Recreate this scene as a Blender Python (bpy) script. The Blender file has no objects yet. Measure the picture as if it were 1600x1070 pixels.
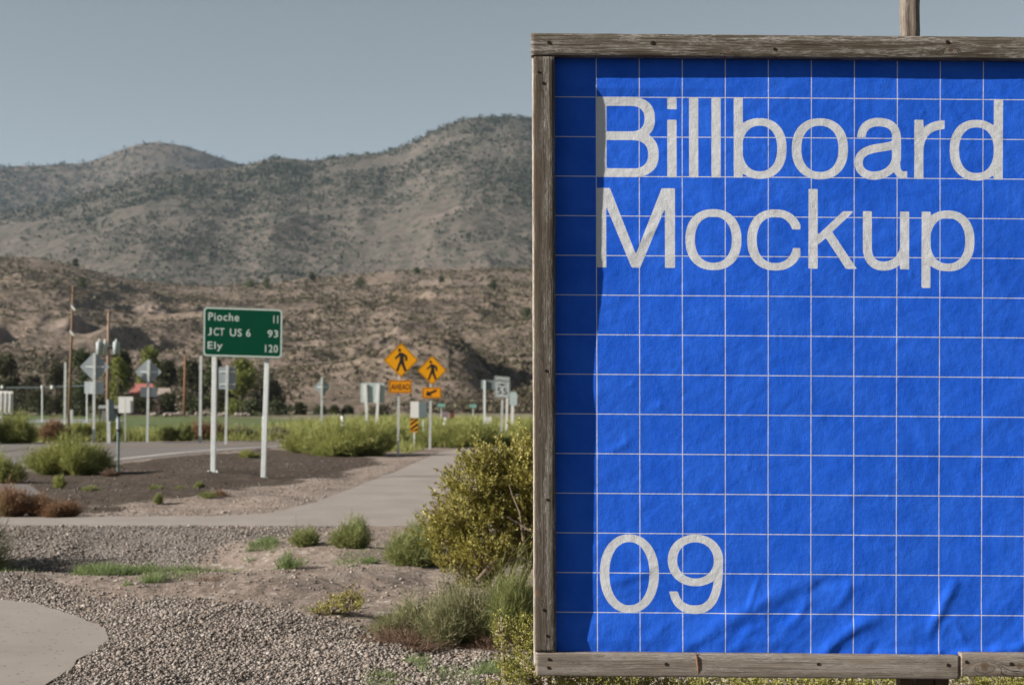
import bpy, math, random
import numpy as np
from mathutils import Vector

# ------------------------------------------------------------------ camera, sky, sun, exposure
S = bpy.context.scene
COL = S.collection
FX, CX, HY, CH = 2222.0, 800.0, 628.0, 1.5        # focal length in photo pixels, centre, horizon row, eye height
cd = bpy.data.cameras.new('camera'); cam = bpy.data.objects.new('camera', cd); COL.objects.link(cam)
cam.location = (0, 0, CH); cam.rotation_euler = (math.radians(90), 0, 0)
cd.lens = 50; cd.sensor_width = 36; cd.shift_y = (HY - 535) / 1600.0
cd.clip_end = 12000; cd.dof.use_dof = True; cd.dof.focus_distance = 5.25; cd.dof.aperture_fstop = 5.0
S.camera = cam

SUN_EL, SUN_AZ = math.radians(23.2), math.radians(76.6)   # azimuth measured from -Y towards -X
sdir = Vector((-math.sin(SUN_AZ)*math.cos(SUN_EL), -math.cos(SUN_AZ)*math.cos(SUN_EL), math.sin(SUN_EL)))
W = bpy.data.worlds.new('World'); S.world = W; W.use_nodes = True
nt = W.node_tree; nt.nodes.clear()
sky = nt.nodes.new('ShaderNodeTexSky'); sky.sky_type = 'NISHITA'; sky.sun_disc = False
sky.sun_elevation = SUN_EL; sky.sun_rotation = math.atan2(sdir.x, sdir.y)
sky.altitude = 1800; sky.air_density = 0.62; sky.dust_density = 0.35; sky.ozone_density = 2.0
hs = nt.nodes.new('ShaderNodeHueSaturation'); hs.inputs['Saturation'].default_value = 0.36; hs.inputs['Hue'].default_value = 0.466
bg = nt.nodes.new('ShaderNodeBackground'); bg.inputs['Strength'].default_value = 0.05
wo = nt.nodes.new('ShaderNodeOutputWorld')
nt.links.new(sky.outputs[0], hs.inputs['Color']); nt.links.new(hs.outputs[0], bg.inputs[0]); nt.links.new(bg.outputs[0], wo.inputs[0])
ld = bpy.data.lights.new('sun', 'SUN'); ld.energy = 5.0; ld.angle = math.radians(0.53); ld.color = (1, 0.93, 0.84)
sun = bpy.data.objects.new('sun', ld); COL.objects.link(sun)
sun.rotation_euler = sdir.to_track_quat('Z', 'Y').to_euler(); sun.location = (-8, -4, 12)
V = S.view_settings; V.view_transform = 'Standard'; V.look = 'None'; V.gamma = 1; V.use_curve_mapping = False
V.exposure = 1.2
S.cycles.max_bounces = 6; S.cycles.volume_bounces = 0; S.cycles.use_denoising = True
S.cycles.transparent_max_bounces = 4

# ------------------------------------------------------------------ helpers
rng = np.random.default_rng(7); random.seed(7)
def at(px, py, Y): return Vector(((px-CX)/FX*Y, Y, CH-(py-HY)/FX*Y))
def gd(py): return FX*CH/(py-HY)                 # distance of flat ground seen at a row
def gp(px, py): d = gd(py); return ((px-CX)/FX*d, d)
def _h(ix, iy, s):
    n = (ix.astype(np.int64)*374761393 + iy.astype(np.int64)*668265263 + s*1442695041) & 0xffffffff
    n = ((n ^ (n >> 13)) * 1274126177) & 0xffffffff
    return ((n ^ (n >> 16)) & 0xffff) / 65535.0
def vn(x, y, s=0):
    x = np.asarray(x, float); y = np.asarray(y, float)
    ix = np.floor(x); iy = np.floor(y); fx = x-ix; fy = y-iy
    fx = fx*fx*fx*(fx*(fx*6-15)+10); fy = fy*fy*fy*(fy*(fy*6-15)+10)
    a = _h(ix, iy, s); b = _h(ix+1, iy, s); c = _h(ix, iy+1, s); d = _h(ix+1, iy+1, s)
    return (a*(1-fx)+b*fx)*(1-fy) + (c*(1-fx)+d*fx)*fy
def fbm(x, y, o=4, s=0, g=0.5):
    t = 0; a = 1; n = 0
    for k in range(o):
        t = t + a*(vn(x*2**k+17.3*k, y*2**k-9.1*k, s+k)*2-1); n += a; a *= g
    return t/n
def ridged(x, y, o=4, s=0):
    t = 0; a = 1; n = 0
    for k in range(o):
        t = t + a*(1-np.abs(vn(x*2**k+5.3*k, y*2**k+3.1*k, s+k)*2-1)*2); n += a; a *= 0.5
    return t/n
def ss(a, b, x):
    t = np.clip((x-a)/(b-a), 0, 1); return t*t*(3-2*t)
def np_mesh(name, verts, faces, smooth=False):
    verts = np.ascontiguousarray(verts, dtype=np.float32); faces = np.ascontiguousarray(faces, dtype=np.int32)
    me = bpy.data.meshes.new(name); k = faces.shape[1]; n = len(faces)
    me.vertices.add(len(verts)); me.vertices.foreach_set('co', verts.ravel())
    me.loops.add(n*k); me.loops.foreach_set('vertex_index', faces.ravel())
    me.polygons.add(n); me.polygons.foreach_set('loop_start', np.arange(0, n*k, k, dtype=np.int32))
    me.polygons.foreach_set('loop_total', np.full(n, k, dtype=np.int32))
    if smooth: me.polygons.foreach_set('use_smooth', np.ones(n, dtype=bool))
    me.update(calc_edges=True); me.validate(); return me
def link(name, me, mat=None, parent=None, loc=None):
    o = bpy.data.objects.new(name, me); COL.objects.link(o)
    if mat is not None and not me.materials: me.materials.append(mat)
    if loc is not None: o.location = loc
    if parent is not None:
        o.parent = parent
    return o
def tag(o, label=None, cat=None, group=None, kind=None):
    if label: o['label'] = label
    if cat: o['category'] = cat
    if group: o['group'] = group
    if kind: o['kind'] = kind
    return o
def thing(name, label, cat, loc=(0, 0, 0), group=None, rz=0):
    o = bpy.data.objects.new(name, None); COL.objects.link(o); o.location = loc; o.rotation_euler.z = rz
    o.empty_display_size = 0.2
    return tag(o, label, cat, group)
class MB:
    def __init__(s): s.v = []; s.f = []
    def add(s, vs, fs):
        b = len(s.v); s.v += [tuple(v) for v in vs]; s.f += [tuple(b+i for i in f) for f in fs]; return s
    def box(s, c, d, M=None):
        x, y, z = d[0]/2, d[1]/2, d[2]/2
        vs = [Vector((a*x, b*y, e*z)) for a in (-1, 1) for b in (-1, 1) for e in (-1, 1)]
        if M is not None: vs = [M @ v for v in vs]
        vs = [v+Vector(c) for v in vs]
        return s.add(vs, [(0,1,3,2),(4,6,7,5),(0,4,5,1),(2,3,7,6),(0,2,6,4),(1,5,7,3)])
    def tube(s, pts, rs, n=8, cap=True):
        pts = [Vector(p) for p in pts]; rings = []
        if not hasattr(rs, '__len__'): rs = [rs]*len(pts)
        for i, p in enumerate(pts):
            t = (pts[min(i+1, len(pts)-1)]-pts[max(i-1, 0)]).normalized()
            a = t.orthogonal().normalized() if abs(t.z) < .99 else Vector((1, 0, 0)); a = (a-t*a.dot(t)).normalized(); b = t.cross(a)
            rings.append([p+(a*math.cos(2*math.pi*k/n)+b*math.sin(2*math.pi*k/n))*rs[i] for k in range(n)])
        vs = [v for r in rings for v in r]; fs = []
        for i in range(len(pts)-1):
            for k in range(n): fs.append((i*n+k, i*n+(k+1) % n, (i+1)*n+(k+1) % n, (i+1)*n+k))
        if cap: fs.append(tuple(range(n-1, -1, -1))); fs.append(tuple((len(pts)-1)*n+k for k in range(n)))
        return s.add(vs, fs)
    def prism(s, outline, z0, z1, M):       # outline (x,y) -> M(x,y,depth)
        n = len(outline); vs = [M(x, y, z0) for x, y in outline]+[M(x, y, z1) for x, y in outline]
        return s.add(vs, [tuple(range(n))]+[tuple(range(2*n-1, n-1, -1))]+[(i, n+i, n+(i+1) % n, (i+1) % n) for i in range(n)])
    def build(s, name, mat, parent=None, smooth=False, bevel=0):
        me = bpy.data.meshes.new(name); me.from_pydata(s.v, [], s.f); me.update()
        import bmesh
        bm = bmesh.new(); bm.from_mesh(me); bmesh.ops.recalc_face_normals(bm, faces=bm.faces); bm.to_mesh(me); bm.free()
        if smooth: me.polygons.foreach_set('use_smooth', np.ones(len(me.polygons), dtype=bool))
        o = link(name, me, mat, parent)
        if bevel: m = o.modifiers.new('bevel', 'BEVEL'); m.width = bevel; m.segments = 2
        return o
def local(o, parent):                       # world-space mesh under an Empty: keep it in place
    o.parent = parent; o.matrix_parent_inverse = parent.matrix_world.inverted() if False else o.matrix_parent_inverse
    return o

# --- node mini language
class Mat:
    def __init__(s, name, rough=0.8, metallic=0.0, spec=0.3):
        s.m = bpy.data.materials.new(name); s.m.use_nodes = True; s.t = s.m.node_tree
        s.p = s.t.nodes['Principled BSDF']; s.out = s.t.nodes['Material Output']
        s.p.inputs['Roughness'].default_value = rough; s.p.inputs['Metallic'].default_value = metallic
        s.p.inputs['Specular IOR Level'].default_value = spec
        s._tc = None
    def n(s, t, **k):
        x = s.t.nodes.new(t)
        for a, b in k.items(): setattr(x, a, b)
        return x
    def put(s, sock, v):
        if isinstance(v, bpy.types.NodeSocket): s.t.links.new(v, sock)
        else:
            if sock.type == 'RGBA' and len(v) == 3: v = (*v, 1)
            sock.default_value = v
    def obj(s):
        if s._tc is None: s._tc = s.n('ShaderNodeTexCoord')
        return s._tc.outputs['Object']
    def geo(s, name='Position'): return s.n('ShaderNodeNewGeometry').outputs[name]
    def attr(s, a, out='Fac'): return s.n('ShaderNodeAttribute', attribute_name=a).outputs[out]
    def map(s, v, scale=(1, 1, 1), loc=(0, 0, 0)):
        x = s.n('ShaderNodeMapping'); s.put(x.inputs['Vector'], v); x.inputs['Scale'].default_value = scale; x.inputs['Location'].default_value = loc
        return x.outputs[0]
    def noise(s, v, scale, detail=4, rough=0.55, dist=0, out='Fac'):
        x = s.n('ShaderNodeTexNoise'); s.put(x.inputs['Vector'], v); x.inputs['Scale'].default_value = scale
        x.inputs['Detail'].default_value = detail; x.inputs['Roughness'].default_value = rough; x.inputs['Distortion'].default_value = dist
        return x.outputs[out]
    def vor(s, v, scale, out='Distance', feature='F1', rand=1):
        x = s.n('ShaderNodeTexVoronoi', feature=feature); s.put(x.inputs['Vector'], v); x.inputs['Scale'].default_value = scale
        x.inputs['Randomness'].default_value = rand; return x.outputs[out]
    def math(s, op, a, b=0.0, c=0.0):
        x = s.n('ShaderNodeMath', operation=op); s.put(x.inputs[0], a); s.put(x.inputs[1], b); s.put(x.inputs[2], c); return x.outputs[0]
    def rng(s, v, a, b, c=0.0, d=1.0, smooth=False):
        x = s.n('ShaderNodeMapRange'); s.put(x.inputs[0], v)
        if smooth: x.interpolation_type = 'SMOOTHSTEP'
        for i, q in enumerate((a, b, c, d)): x.inputs[i+1].default_value = q
        return x.outputs[0]
    def mix(s, f, a, b, blend='MIX'):
        x = s.n('ShaderNodeMix', data_type='RGBA', blend_type=blend); s.put(x.inputs[0], f); s.put(x.inputs[6], a); s.put(x.inputs[7], b)
        return x.outputs[2]
    def ramp(s, v, pts):
        x = s.n('ShaderNodeValToRGB'); s.put(x.inputs[0], v); e = x.color_ramp.elements
        while len(e) > 1: e.remove(e[-1])
        e[0].position = pts[0][0]; e[0].color = (*pts[0][1], 1)
        for p, c in pts[1:]: q = e.new(p); q.color = (*c, 1)
        return x.outputs[0]
    def bump(s, h, strength=0.5, dist=0.01, normal=None):
        x = s.n('ShaderNodeBump'); s.put(x.inputs['Height'], h); x.inputs['Strength'].default_value = strength; x.inputs['Distance'].default_value = dist
        if normal is not None: s.t.links.new(normal, x.inputs['Normal'])
        return x.outputs[0]
    def base(s, c): s.put(s.p.inputs['Base Color'], c); return s
    def normal(s, n): s.t.links.new(n, s.p.inputs['Normal']); return s
    def sep(s, v): x = s.n('ShaderNodeSeparateXYZ'); s.put(x.inputs[0], v); return x.outputs
    def comb(s, x, y, z=0.0):
        q = s.n('ShaderNodeCombineXYZ'); s.put(q.inputs[0], x); s.put(q.inputs[1], y); s.put(q.inputs[2], z); return q.outputs[0]

def leaf_mat(name, cols, trans=0.25, rough=0.6):
    m = Mat(name, rough, spec=0.25); r = m.geo('Random Per Island')
    n = len(cols); c = m.ramp(r, [(i/(n-1) if n > 1 else 0, c) for i, c in enumerate(cols)])
    big = m.noise(m.geo('Position'), 2.2, 2); c = m.mix(m.rng(big, .35, .7, 0, .35), c, cols[0])
    m.base(c)
    tr = m.n('ShaderNodeBsdfTranslucent'); m.put(tr.inputs[0], c); mx = m.n('ShaderNodeMixShader'); mx.inputs[0].default_value = trans
    m.t.links.new(m.p.outputs[0], mx.inputs[1]); m.t.links.new(tr.outputs[0], mx.inputs[2]); m.t.links.new(mx.outputs[0], m.out.inputs[0])
    return m.m
def rock_mat(name, cols):
    m = Mat(name, 0.9, spec=0.2); c = m.ramp(m.geo('Random Per Island'), [(i/(len(cols)-1), c) for i, c in enumerate(cols)])
    c = m.mix(m.rng(m.noise(m.geo('Position'), 90, 3), .3, .7, 0, .35), c, (.12, .1, .085)); m.base(c)
    return m.m
def paint_mat(name, col, rough=0.5, metallic=0.0, dirt=0.25, scale=6, dcol=(.1, .085, .07), spec=.12):
    m = Mat(name, rough, metallic, spec); f = m.rng(m.noise(m.obj(), scale, 6, .65), .45, .8, 0, dirt)
    m.base(m.mix(f, col, dcol)); m.put(m.p.inputs['Roughness'], m.rng(m.noise(m.obj(), scale*2, 3), .2, .8, rough-.1, rough+.15)); return m.m

# ------------------------------------------------------------------ ground layout (world polygons)
def wpoly(pts): return [gp(*p) for p in pts]
def psdf(x, y, poly):                        # signed distance, negative inside
    d = np.full(np.shape(x), 1e9); ins = np.zeros(np.shape(x), bool); n = len(poly)
    for i in range(n):
        ax, ay = poly[i]; bx, by = poly[(i+1) % n]; ex, ey = bx-ax, by-ay
        t = np.clip(((x-ax)*ex+(y-ay)*ey)/(ex*ex+ey*ey+1e-12), 0, 1)
        d = np.minimum(d, (x-ax-t*ex)**2+(y-ay-t*ey)**2)
        with np.errstate(divide='ignore', invalid='ignore'):
            c = ((ay > y) != (by > y)) & (x < (bx-ax)*(y-ay)/(by-ay+1e-30)+ax)
        ins ^= c
    d = np.sqrt(d); return np.where(ins, -d, d)
def smooth_poly(pts, k=4):                   # Catmull-Rom through open list
    out = []; P = [np.array(p, float) for p in pts]; P = [2*P[0]-P[1]]+P+[2*P[-1]-P[-2]]
    for i in range(1, len(P)-2):
        for j in range(k):
            t = j/k; a, b, c, d = P[i-1:i+3]
            out.append(tuple(.5*((2*b)+(-a+c)*t+(2*a-5*b+4*c-d)*t*t+(-a+3*b-3*c+d)*t**3)))
    out.append(tuple(P[-2])); return out
PATH = smooth_poly(wpoly([(-900, 815), (-300, 812), (0, 808), (200, 807), (380, 805), (460, 793), (530, 770), (600, 743), (650, 722), (700, 704), (790, 696), (1000, 690)]), 5) + \
       smooth_poly(wpoly([(1010, 703), (900, 725), (860, 760), (880, 795), (1000, 819), (1500, 825)]), 5) + wpoly([(1500, 824.5), (700, 822), (0, 821), (-900, 822)])
PAD = smooth_poly(wpoly([(-700, 915), (-300, 918), (0, 937), (80, 951), (130, 968), (166, 987), (162, 1004), (140, 1022), (112, 1042), (80, 1065), (20, 1100), (-200, 1160), (-700, 1200)]), 6)
ROADN = smooth_poly([(-60, 18), *wpoly([(-500, 800), (0, 739), (160, 724), (300, 709.5), (430, 699), (560, 691), (900, 683)]), (60, 85)], 5)
ROADF = smooth_poly([(62, 96), *wpoly([(900, 678.5), (560, 684.5), (430, 689.5), (250, 690.8), (0, 692.5), (-500, 710)]), (-66, 30)], 5)
ROAD = ROADN+ROADF
LAWN = wpoly([(190, 685), (480, 684), (640, 668), (640, 656), (420, 652), (20, 650), (-400, 652), (-400, 664), (60, 662)])
SLAG = wpoly([(-600, 800), (0, 742), (160, 727), (300, 712), (420, 702), (520, 702), (560, 712), (600, 722), (520, 742), (470, 752), (400, 760), (340, 776), (230, 782), (140, 792), (60, 806), (-600, 815)])
GRAV1 = wpoly([(-700, 905), (0, 880), (60, 905), (150, 934), (300, 950), (430, 966), (520, 975), (600, 1000), (700, 1010), (860, 1010), (1900, 1010), (2500, 1400), (-1500, 1400)])
GRAV2 = wpoly([(-700, 822), (560, 823), (480, 832), (400, 842), (330, 856), (250, 868), (150, 874), (100, 880), (-700, 890)])
ADDEDROAD = [(-60, -45), (60, -45), (60, 4.3), (20, 4.45), (5, 4.3), (-8, 4.4), (-60, 4.3)]  # unseen road area added around the camera to darken the poster's shadow
def ditch(x, y):
    k = ss(-1.6, -3.6, x)*1.0
    return -0.34*k*np.exp(-((y-13.9)/0.85)**2) - 0.05*np.exp(-((y-13.6)/1.0)**2)
def gz(x, y):
    x = np.asarray(x, float); y = np.asarray(y, float)
    flat = np.minimum(np.minimum(np.abs(psdf(x, y, PATH))*(psdf(x, y, PATH) > 0), np.maximum(psdf(x, y, PAD), 0)), np.maximum(psdf(x, y, ROAD), 0)); flat = np.minimum(flat, np.maximum(psdf(x, y, ADDEDROAD), 0))
    w = ss(0.0, 0.6, flat); sdm = np.minimum(np.minimum(psdf(x, y, PATH), psdf(x, y, PAD)), np.minimum(psdf(x, y, ROAD), psdf(x, y, ADDEDROAD)))
    near = np.clip(1-(y-20)/60, 0.15, 1)
    b = 0.10*fbm(x*.35, y*.35, 3, 3)*near + 0.035*fbm(x*1.6, y*1.6, 3, 11)*near
    b += 0.012*fbm(x*7, y*7, 2, 21)*ss(26, 16, y)+.15*np.exp(-((x+6.1)/1.1)**2-((y-28.2)/2.2)**2)
    far = ss(90, 170, y)*0.6*fbm(x*.03, y*.03, 2, 31)
    return w*(b+far) + ditch(x, y)*ss(0, .45, flat) - 0.03*ss(.02, -.08, sdm)
def gz1(x, y): return float(gz(np.array([x]), np.array([y]))[0])

# ------------------------------------------------------------------ ground sheet
rows = np.concatenate([[-60, -20, -5, 0, 2, 4, 5, 6], 1/np.linspace(1/6.6, 1/260., 430), [300, 400, 600, 900, 1400, 2000, 3000]])
cols = np.concatenate([np.linspace(-4200, -500, 40)[:-1], np.linspace(-500, 2000, 620), np.linspace(2000, 5800, 40)[1:]])
Yg, Ug = np.meshgrid(rows, cols, indexing='ij'); Xg = (Ug-CX)/FX*np.maximum(Yg, 9*(Yg < 9)+Yg*(Yg >= 9))
Xg = (Ug-CX)/FX*np.where(Yg < 12, 12, Yg)
Zg = gz(Xg, Yg); Zg = np.where(Yg > 290, -1.5, Zg)
nr, nc = Yg.shape
idx = np.arange(nr*nc).reshape(nr, nc)
F = np.stack([idx[:-1, :-1], idx[:-1, 1:], idx[1:, 1:], idx[1:, :-1]], -1).reshape(-1, 4)
me = np_mesh('ground', np.stack([Xg, Yg, Zg], -1).reshape(-1, 3), F, True)
jx = Xg+0.35*fbm(Xg*.9, Yg*.9, 3, 40); jy = Yg+0.6*fbm(Xg*.9+50, Yg*.9, 3, 41)
j2 = Yg/45.0
def mask(poly, soft): return ss(soft, -soft, psdf(jx+(jx-Xg)*j2, jy+(jy-Yg)*j2, poly))
a_gr = np.maximum(mask(GRAV1, .25), mask(GRAV2, .35)*.9); a_sl = mask(SLAG, .5); a_lw = mask(LAWN, 1.5)
va = me.attributes.new('zone', 'FLOAT_COLOR', 'POINT')
va.data.foreach_set('color', np.stack([a_gr, a_sl, a_lw, np.ones_like(a_gr)], -1).astype(np.float32).ravel())
m = Mat('ground_mat', 0.95, spec=0.12); P = m.geo('Position')
zr, zg, zb = m.sep(m.attr('zone', 'Vector'))
def gravel(scale, dark, cl):
    cell = m.vor(P, scale, 'Color'); dist = m.vor(P, scale, 'Distance')
    v = m.sep(cell)[0]
    c = m.ramp(v, cl); c = m.mix(m.rng(dist, .45, .75, 0, .8), c, dark)
    return c, dist
gc, gdist = gravel(52, (.05, .042, .036), [(0, (.10, .085, .075)), (.3, (.21, .18, .16)), (.65, (.30, .265, .24)), (1, (.44, .40, .37))])
dn = m.noise(P, 1.3, 6, .62); dn2 = m.noise(P, 14, 5, .7)
dirt = m.ramp(dn, [(.3, (.19, .148, .122)), (.5, (.255, .205, .172)), (.7, (.31, .255, .22))])
dirt = m.mix(m.rng(dn2, .42, .66, 0, .6), dirt, (.14, .11, .09)); dirt = m.mix(m.rng(m.noise(P, 38, 4, .8), .52, .64, 0, .55), dirt, (.10, .078, .062))
spk = m.sep(m.vor(P, 20, 'Color'))[1]; dirt = m.mix(m.rng(spk, .9, .95, 0, .6), dirt, (.40, .36, .33))
slag = m.ramp(m.noise(P, 5, 8, .78), [(.32, (.036, .027, .021)), (.55, (.078, .060, .047)), (.74, (.18, .145, .118))])
lawn = m.ramp(m.noise(P, .35, 6, .7), [(.34, (.13, .14, .06)), (.46, (.085, .12, .045)), (.56, (.10, .125, .05)), (.64, (.17, .16, .09)), (.76, (.22, .19, .12))])
c = m.mix(m.rng(zr, .35, .75), dirt, gc)
c = m.mix(m.rng(m.math('ADD', zg, m.math('MULTIPLY', m.math('SUBTRACT', dn2, .5), .9)), .4, .6), c, slag)
far = m.rng(m.sep(P)[1], 48, 64)
fieldc = m.ramp(m.noise(P, .12, 6, .7), [(.35, (.12, .12, .06)), (.55, (.19, .165, .12)), (.7, (.25, .21, .17))])
c = m.mix(far, c, fieldc); c = m.mix(m.rng(zb, .3, .7), c, lawn)
m.base(c)
h = m.math('ADD', m.math('MULTIPLY', m.math('SUBTRACT', 1.0, gdist), m.rng(zr, .3, .8)), m.math('MULTIPLY', dn2, .9))
m.normal(m.bump(h, 1.0, .026))
ground = tag(link('ground', me, m.m), kind='structure')

def slab(name, poly, z, mat, thick=0.05, jit=0.0):
    poly = [(p[0], p[1]) for p in poly]
    # densify and roughen edge
    out = []
    for i in range(len(poly)):
        a = Vector(poly[i]); b = Vector(poly[(i+1) % len(poly)]); L = (b-a).length; k = max(1, min(60, int(L/.12))) if jit and a.y < 22 else 1
        nrm = Vector((-(b-a).y, (b-a).x)).normalized() if L > 1e-6 else Vector((0, 0))
        for q in range(k):
            p = a.lerp(b, q/k); out.append(p+nrm*jit*float(fbm(np.array([p.x*4.]), np.array([p.y*4.]), 3, 77)[0]))
    mb = MB(); mb.prism([(p.x, p.y) for p in out], z-thick, z, lambda x, y, d: (x, y, d))
    o = mb.build(name, mat); return tag(o, kind='structure')
m = Mat('path_mat', 0.9, spec=.2); P = m.geo('Position')
c = m.ramp(m.noise(P, 1.1, 5, .6), [(.3, (.235, .205, .183)), (.7, (.30, .266, .24))])
c = m.mix(m.rng(m.noise(P, 130, 3, .7), .5, .75, 0, .5), c, (.14, .12, .105)); c = m.mix(m.rng(m.sep(m.vor(P, 60, 'Color'))[0], .985, .99, 0, .7), c, (.06, .05, .045))
c = m.mix(m.rng(m.noise(P, 4.5, 6, .7), .55, .72, 0, .3), c, (.33, .29, .26)); m.base(c)
m.normal(m.bump(m.noise(P, 160, 3, .7), .5, .004)); path_m = m.m
slab('path', PATH, 0.006, path_m, .06, .10)
slab('path', PAD, 0.006, path_m, .06, .035)
m = Mat('road_mat', 0.85, spec=.25); P = m.geo('Position')
m.base(m.mix(m.rng(m.noise(P, 60, 4, .7), .4, .7), m.ramp(m.noise(m.map(P, (.3, 1.2, 1)), .6, 4), [(.35, (.115, .102, .096)), (.65, (.155, .138, .13))]), (.17, .155, .145)))
m.normal(m.bump(m.noise(P, 80, 3), .4, .004))
slab('road', ROAD, 0.0, m.m, .05); slab('road', ADDEDROAD, 0.006, paint_mat('added_road_mat', (.045, .043, .042), .9, 0, .4, 2, (.07, .065, .06)), .05)  # second slab is an added dark surface, keeps ground bounce off the poster
def stripe(name, pts, w, z, mat):
    L = [Vector(p) for p in pts]; mb = MB(); vs = []; fs = []
    for i, p in enumerate(L):
        t = (L[min(i+1, len(L)-1)]-L[max(i-1, 0)]).normalized(); n = Vector((-t.y, t.x))*w/2
        vs += [(p.x+n.x, p.y+n.y, z), (p.x-n.x, p.y-n.y, z)]
    fs = [(2*i, 2*i+1, 2*i+3, 2*i+2) for i in range(len(L)-1)]
    mb.add(vs, fs); return mb.build(name, mat)
wl = paint_mat('line_white', (.62, .60, .57), .7, dirt=.5, scale=3); yl = paint_mat('line_yellow', (.42, .24, .05), .7, dirt=.5, scale=3)
o = stripe('road_edge_line', smooth_poly(wpoly([(-400, 778), (0, 729.5), (160, 719.3), (300, 705.3), (430, 697), (560, 689.7), (800, 684)]), 8), .16, .004, wl)
tag(o, kind='structure')
for dlt in (-.12, .12):
    o = stripe('road_centre_line', [(x, y+dlt) for x, y in smooth_poly(wpoly([(-400, 737), (-150, 719), (0, 706), (70, 699.5), (200, 697.2), (400, 693.8), (600, 686.8)]), 8)], .11, .004, yl)
    tag(o, kind='structure')
o = slab('path', wpoly([(30, 659.5), (150, 660.5), (200, 658), (180, 655), (60, 655.5)]), .03, paint_mat('far_path_mat', (.2, .21, .21),   .8), .1)

# ------------------------------------------------------------------ hills
def interp(pts, u): return np.interp(u, [p[0] for p in pts], [p[1] for p in pts])
def hill(name, skyp, Y0, Yr, Y1, us, nt_, amp, sc, seed, mat, extra=None, pw=1.15):
    ts = np.concatenate([np.linspace(0, 1, nt_), np.linspace(1, 1.5, 30)[1:]])
    T, U = np.meshgrid(ts, us, indexing='ij')
    Yw = np.where(T <= 1, Y0+(Yr-Y0)*T, Yr+(Y1-Yr)*(T-1)*2)
    X = (U-CX)/FX*Yw
    # sky line in pixels smoothed
    uu = np.linspace(us[0], us[-1], 2000); zz = interp(skyp, uu); k = np.hanning(21 if len(skyp) < 16 else 15); zz = np.convolve(np.pad(zz, len(k)//2, mode='edge'), k/k.sum(), 'valid')
    top = CH+(HY-np.interp(U, uu, zz))/FX*Yr
    prof = np.where(T <= 1, np.power(np.clip(T, 0, 1), pw), np.clip(1-(T-1)*2, 0, 1)**1.3)
    n1 = ridged(X/sc+.3*fbm(X/sc, Yw/sc, 2, seed+9), Yw/sc*.8, 5, seed)-.35
    n2 = ridged(X/sc*3.3, Yw/sc*3, 4, seed+5)-.3
    env = np.clip(T*3, 0, 1)*np.where(T < 1, np.clip((1-T)*2.5, .09, 1), .3)
    Z = top*prof + amp*n1*env + amp*.22*n2*np.clip(T*6, 0, 1)*np.where(T < 1, np.clip((1-T)*5, .3, 1), .3)
    if extra is not None: Z = Z+extra(X, Yw)
    Z = Z-.6*(T <= 0)-1.2*(T >= 1.5)
    nr, nc = T.shape; idx = np.arange(nr*nc).reshape(nr, nc)
    F = np.stack([idx[:-1, :-1], idx[:-1, 1:], idx[1:, 1:], idx[1:, :-1]], -1).reshape(-1, 4)
    o = link(name, np_mesh(name, np.stack([X, Yw, Z], -1).reshape(-1, 3), F, True), mat); tag(o, kind='structure')
    return o, (us, ts, X, Yw, Z)
def hill_z(H, u, t):
    us, ts, X, Y, Z = H; i = np.clip(np.searchsorted(ts, t), 1, len(ts)-1); j = np.clip(np.searchsorted(us, u), 1, len(us)-1)
    return X[i, j], Y[i, j], Z[i, j]
def hill_mat(name, cols, s1, s2, rock, green, dots):
    m = Mat(name, 1.0, spec=.05); P = m.geo('Position')
    c = m.ramp(m.noise(P, s1, 7, .68, .3), cols)
    c = m.mix(m.rng(m.noise(P, s2, 5, .75), .46, .62, 0, .75), c, green)
    c = m.mix(m.rng(m.noise(m.map(P, (1, 1, 1), (300, 0, 0)), s1*1.7, 6, .7), .6, .7, 0, .7), c, rock)
    vd = m.vor(m.map(P, (1, 1, .6)), dots, 'Distance'); c = m.mix(m.math('MULTIPLY', m.rng(vd, .34, .2), m.rng(m.noise(P, dots*.22, 4, .7), .40, .56, .4, .95)), c, green)
    m.base(c); m.normal(m.bump(m.noise(P, s2*1.3, 6, .75), 1.0, .55/s2*.4)); return m.m
US = np.concatenate([np.linspace(-2200, -100, 150)[:-1], np.linspace(-100, 1000, 560), np.linspace(1000, 4000, 150)[1:]])
SK_B = [(-2200, 330), (-600, 240), (-300, 252), (-100, 262), (0, 260), (60, 258), (120, 256), (150, 250), (180, 237), (210, 226), (240, 222), (270, 225), (300, 232), (340, 247), (375, 257), (440, 262), (800, 275), (1500, 290), (4000, 340)]
SK_A = [(-2200, 420), (-400, 352), (0, 332), (80, 318), (140, 302), (190, 284), (230, 270), (280, 264), (340, 263), (385, 258), (405, 250), (430, 246), (455, 249), (490, 250), (540, 243), (600, 238), (640, 225), (680, 203), (710, 190), (745, 181), (770, 182), (800, 179), (830, 184), (950, 205), (1200, 235), (2000, 300), (4000, 400)]
SK_N = [(-2200, 470), (-500, 395), (-100, 398), (0, 400), (60, 403), (100, 410), (150, 424), (200, 436), (260, 443), (330, 447), (420, 443), (500, 434), (600, 424), (700, 419), (830, 421), (1100, 430), (1600, 440), (2500, 470), (4000, 500)]
mA = hill_mat('mountain_mat', [(.3, (.096, .081, .069)), (.5, (.12, .102, .088)), (.72, (.15, .127, .112))], .006, .09, (.25, .2, .18), (.05, .056, .042), .085)
mB = hill_mat('far_peak_mat', [(.3, (.09, .075, .06)), (.5, (.12, .10, .085)), (.7, (.17, .14, .12))], .005, .07, (.2, .16, .14), (.04, .046, .036), .06)
mN = hill_mat('near_hill_mat', [(.3, (.15, .117, .092)), (.5, (.195, .153, .126)), (.7, (.24, .192, .162))], .018, .35, (.34, .27, .235), (.085, .072, .045), .62)
oB, HB = hill('hills', SK_B, 1850, 2500, 3100, US, 120, 22, 300, 5, mB)
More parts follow.
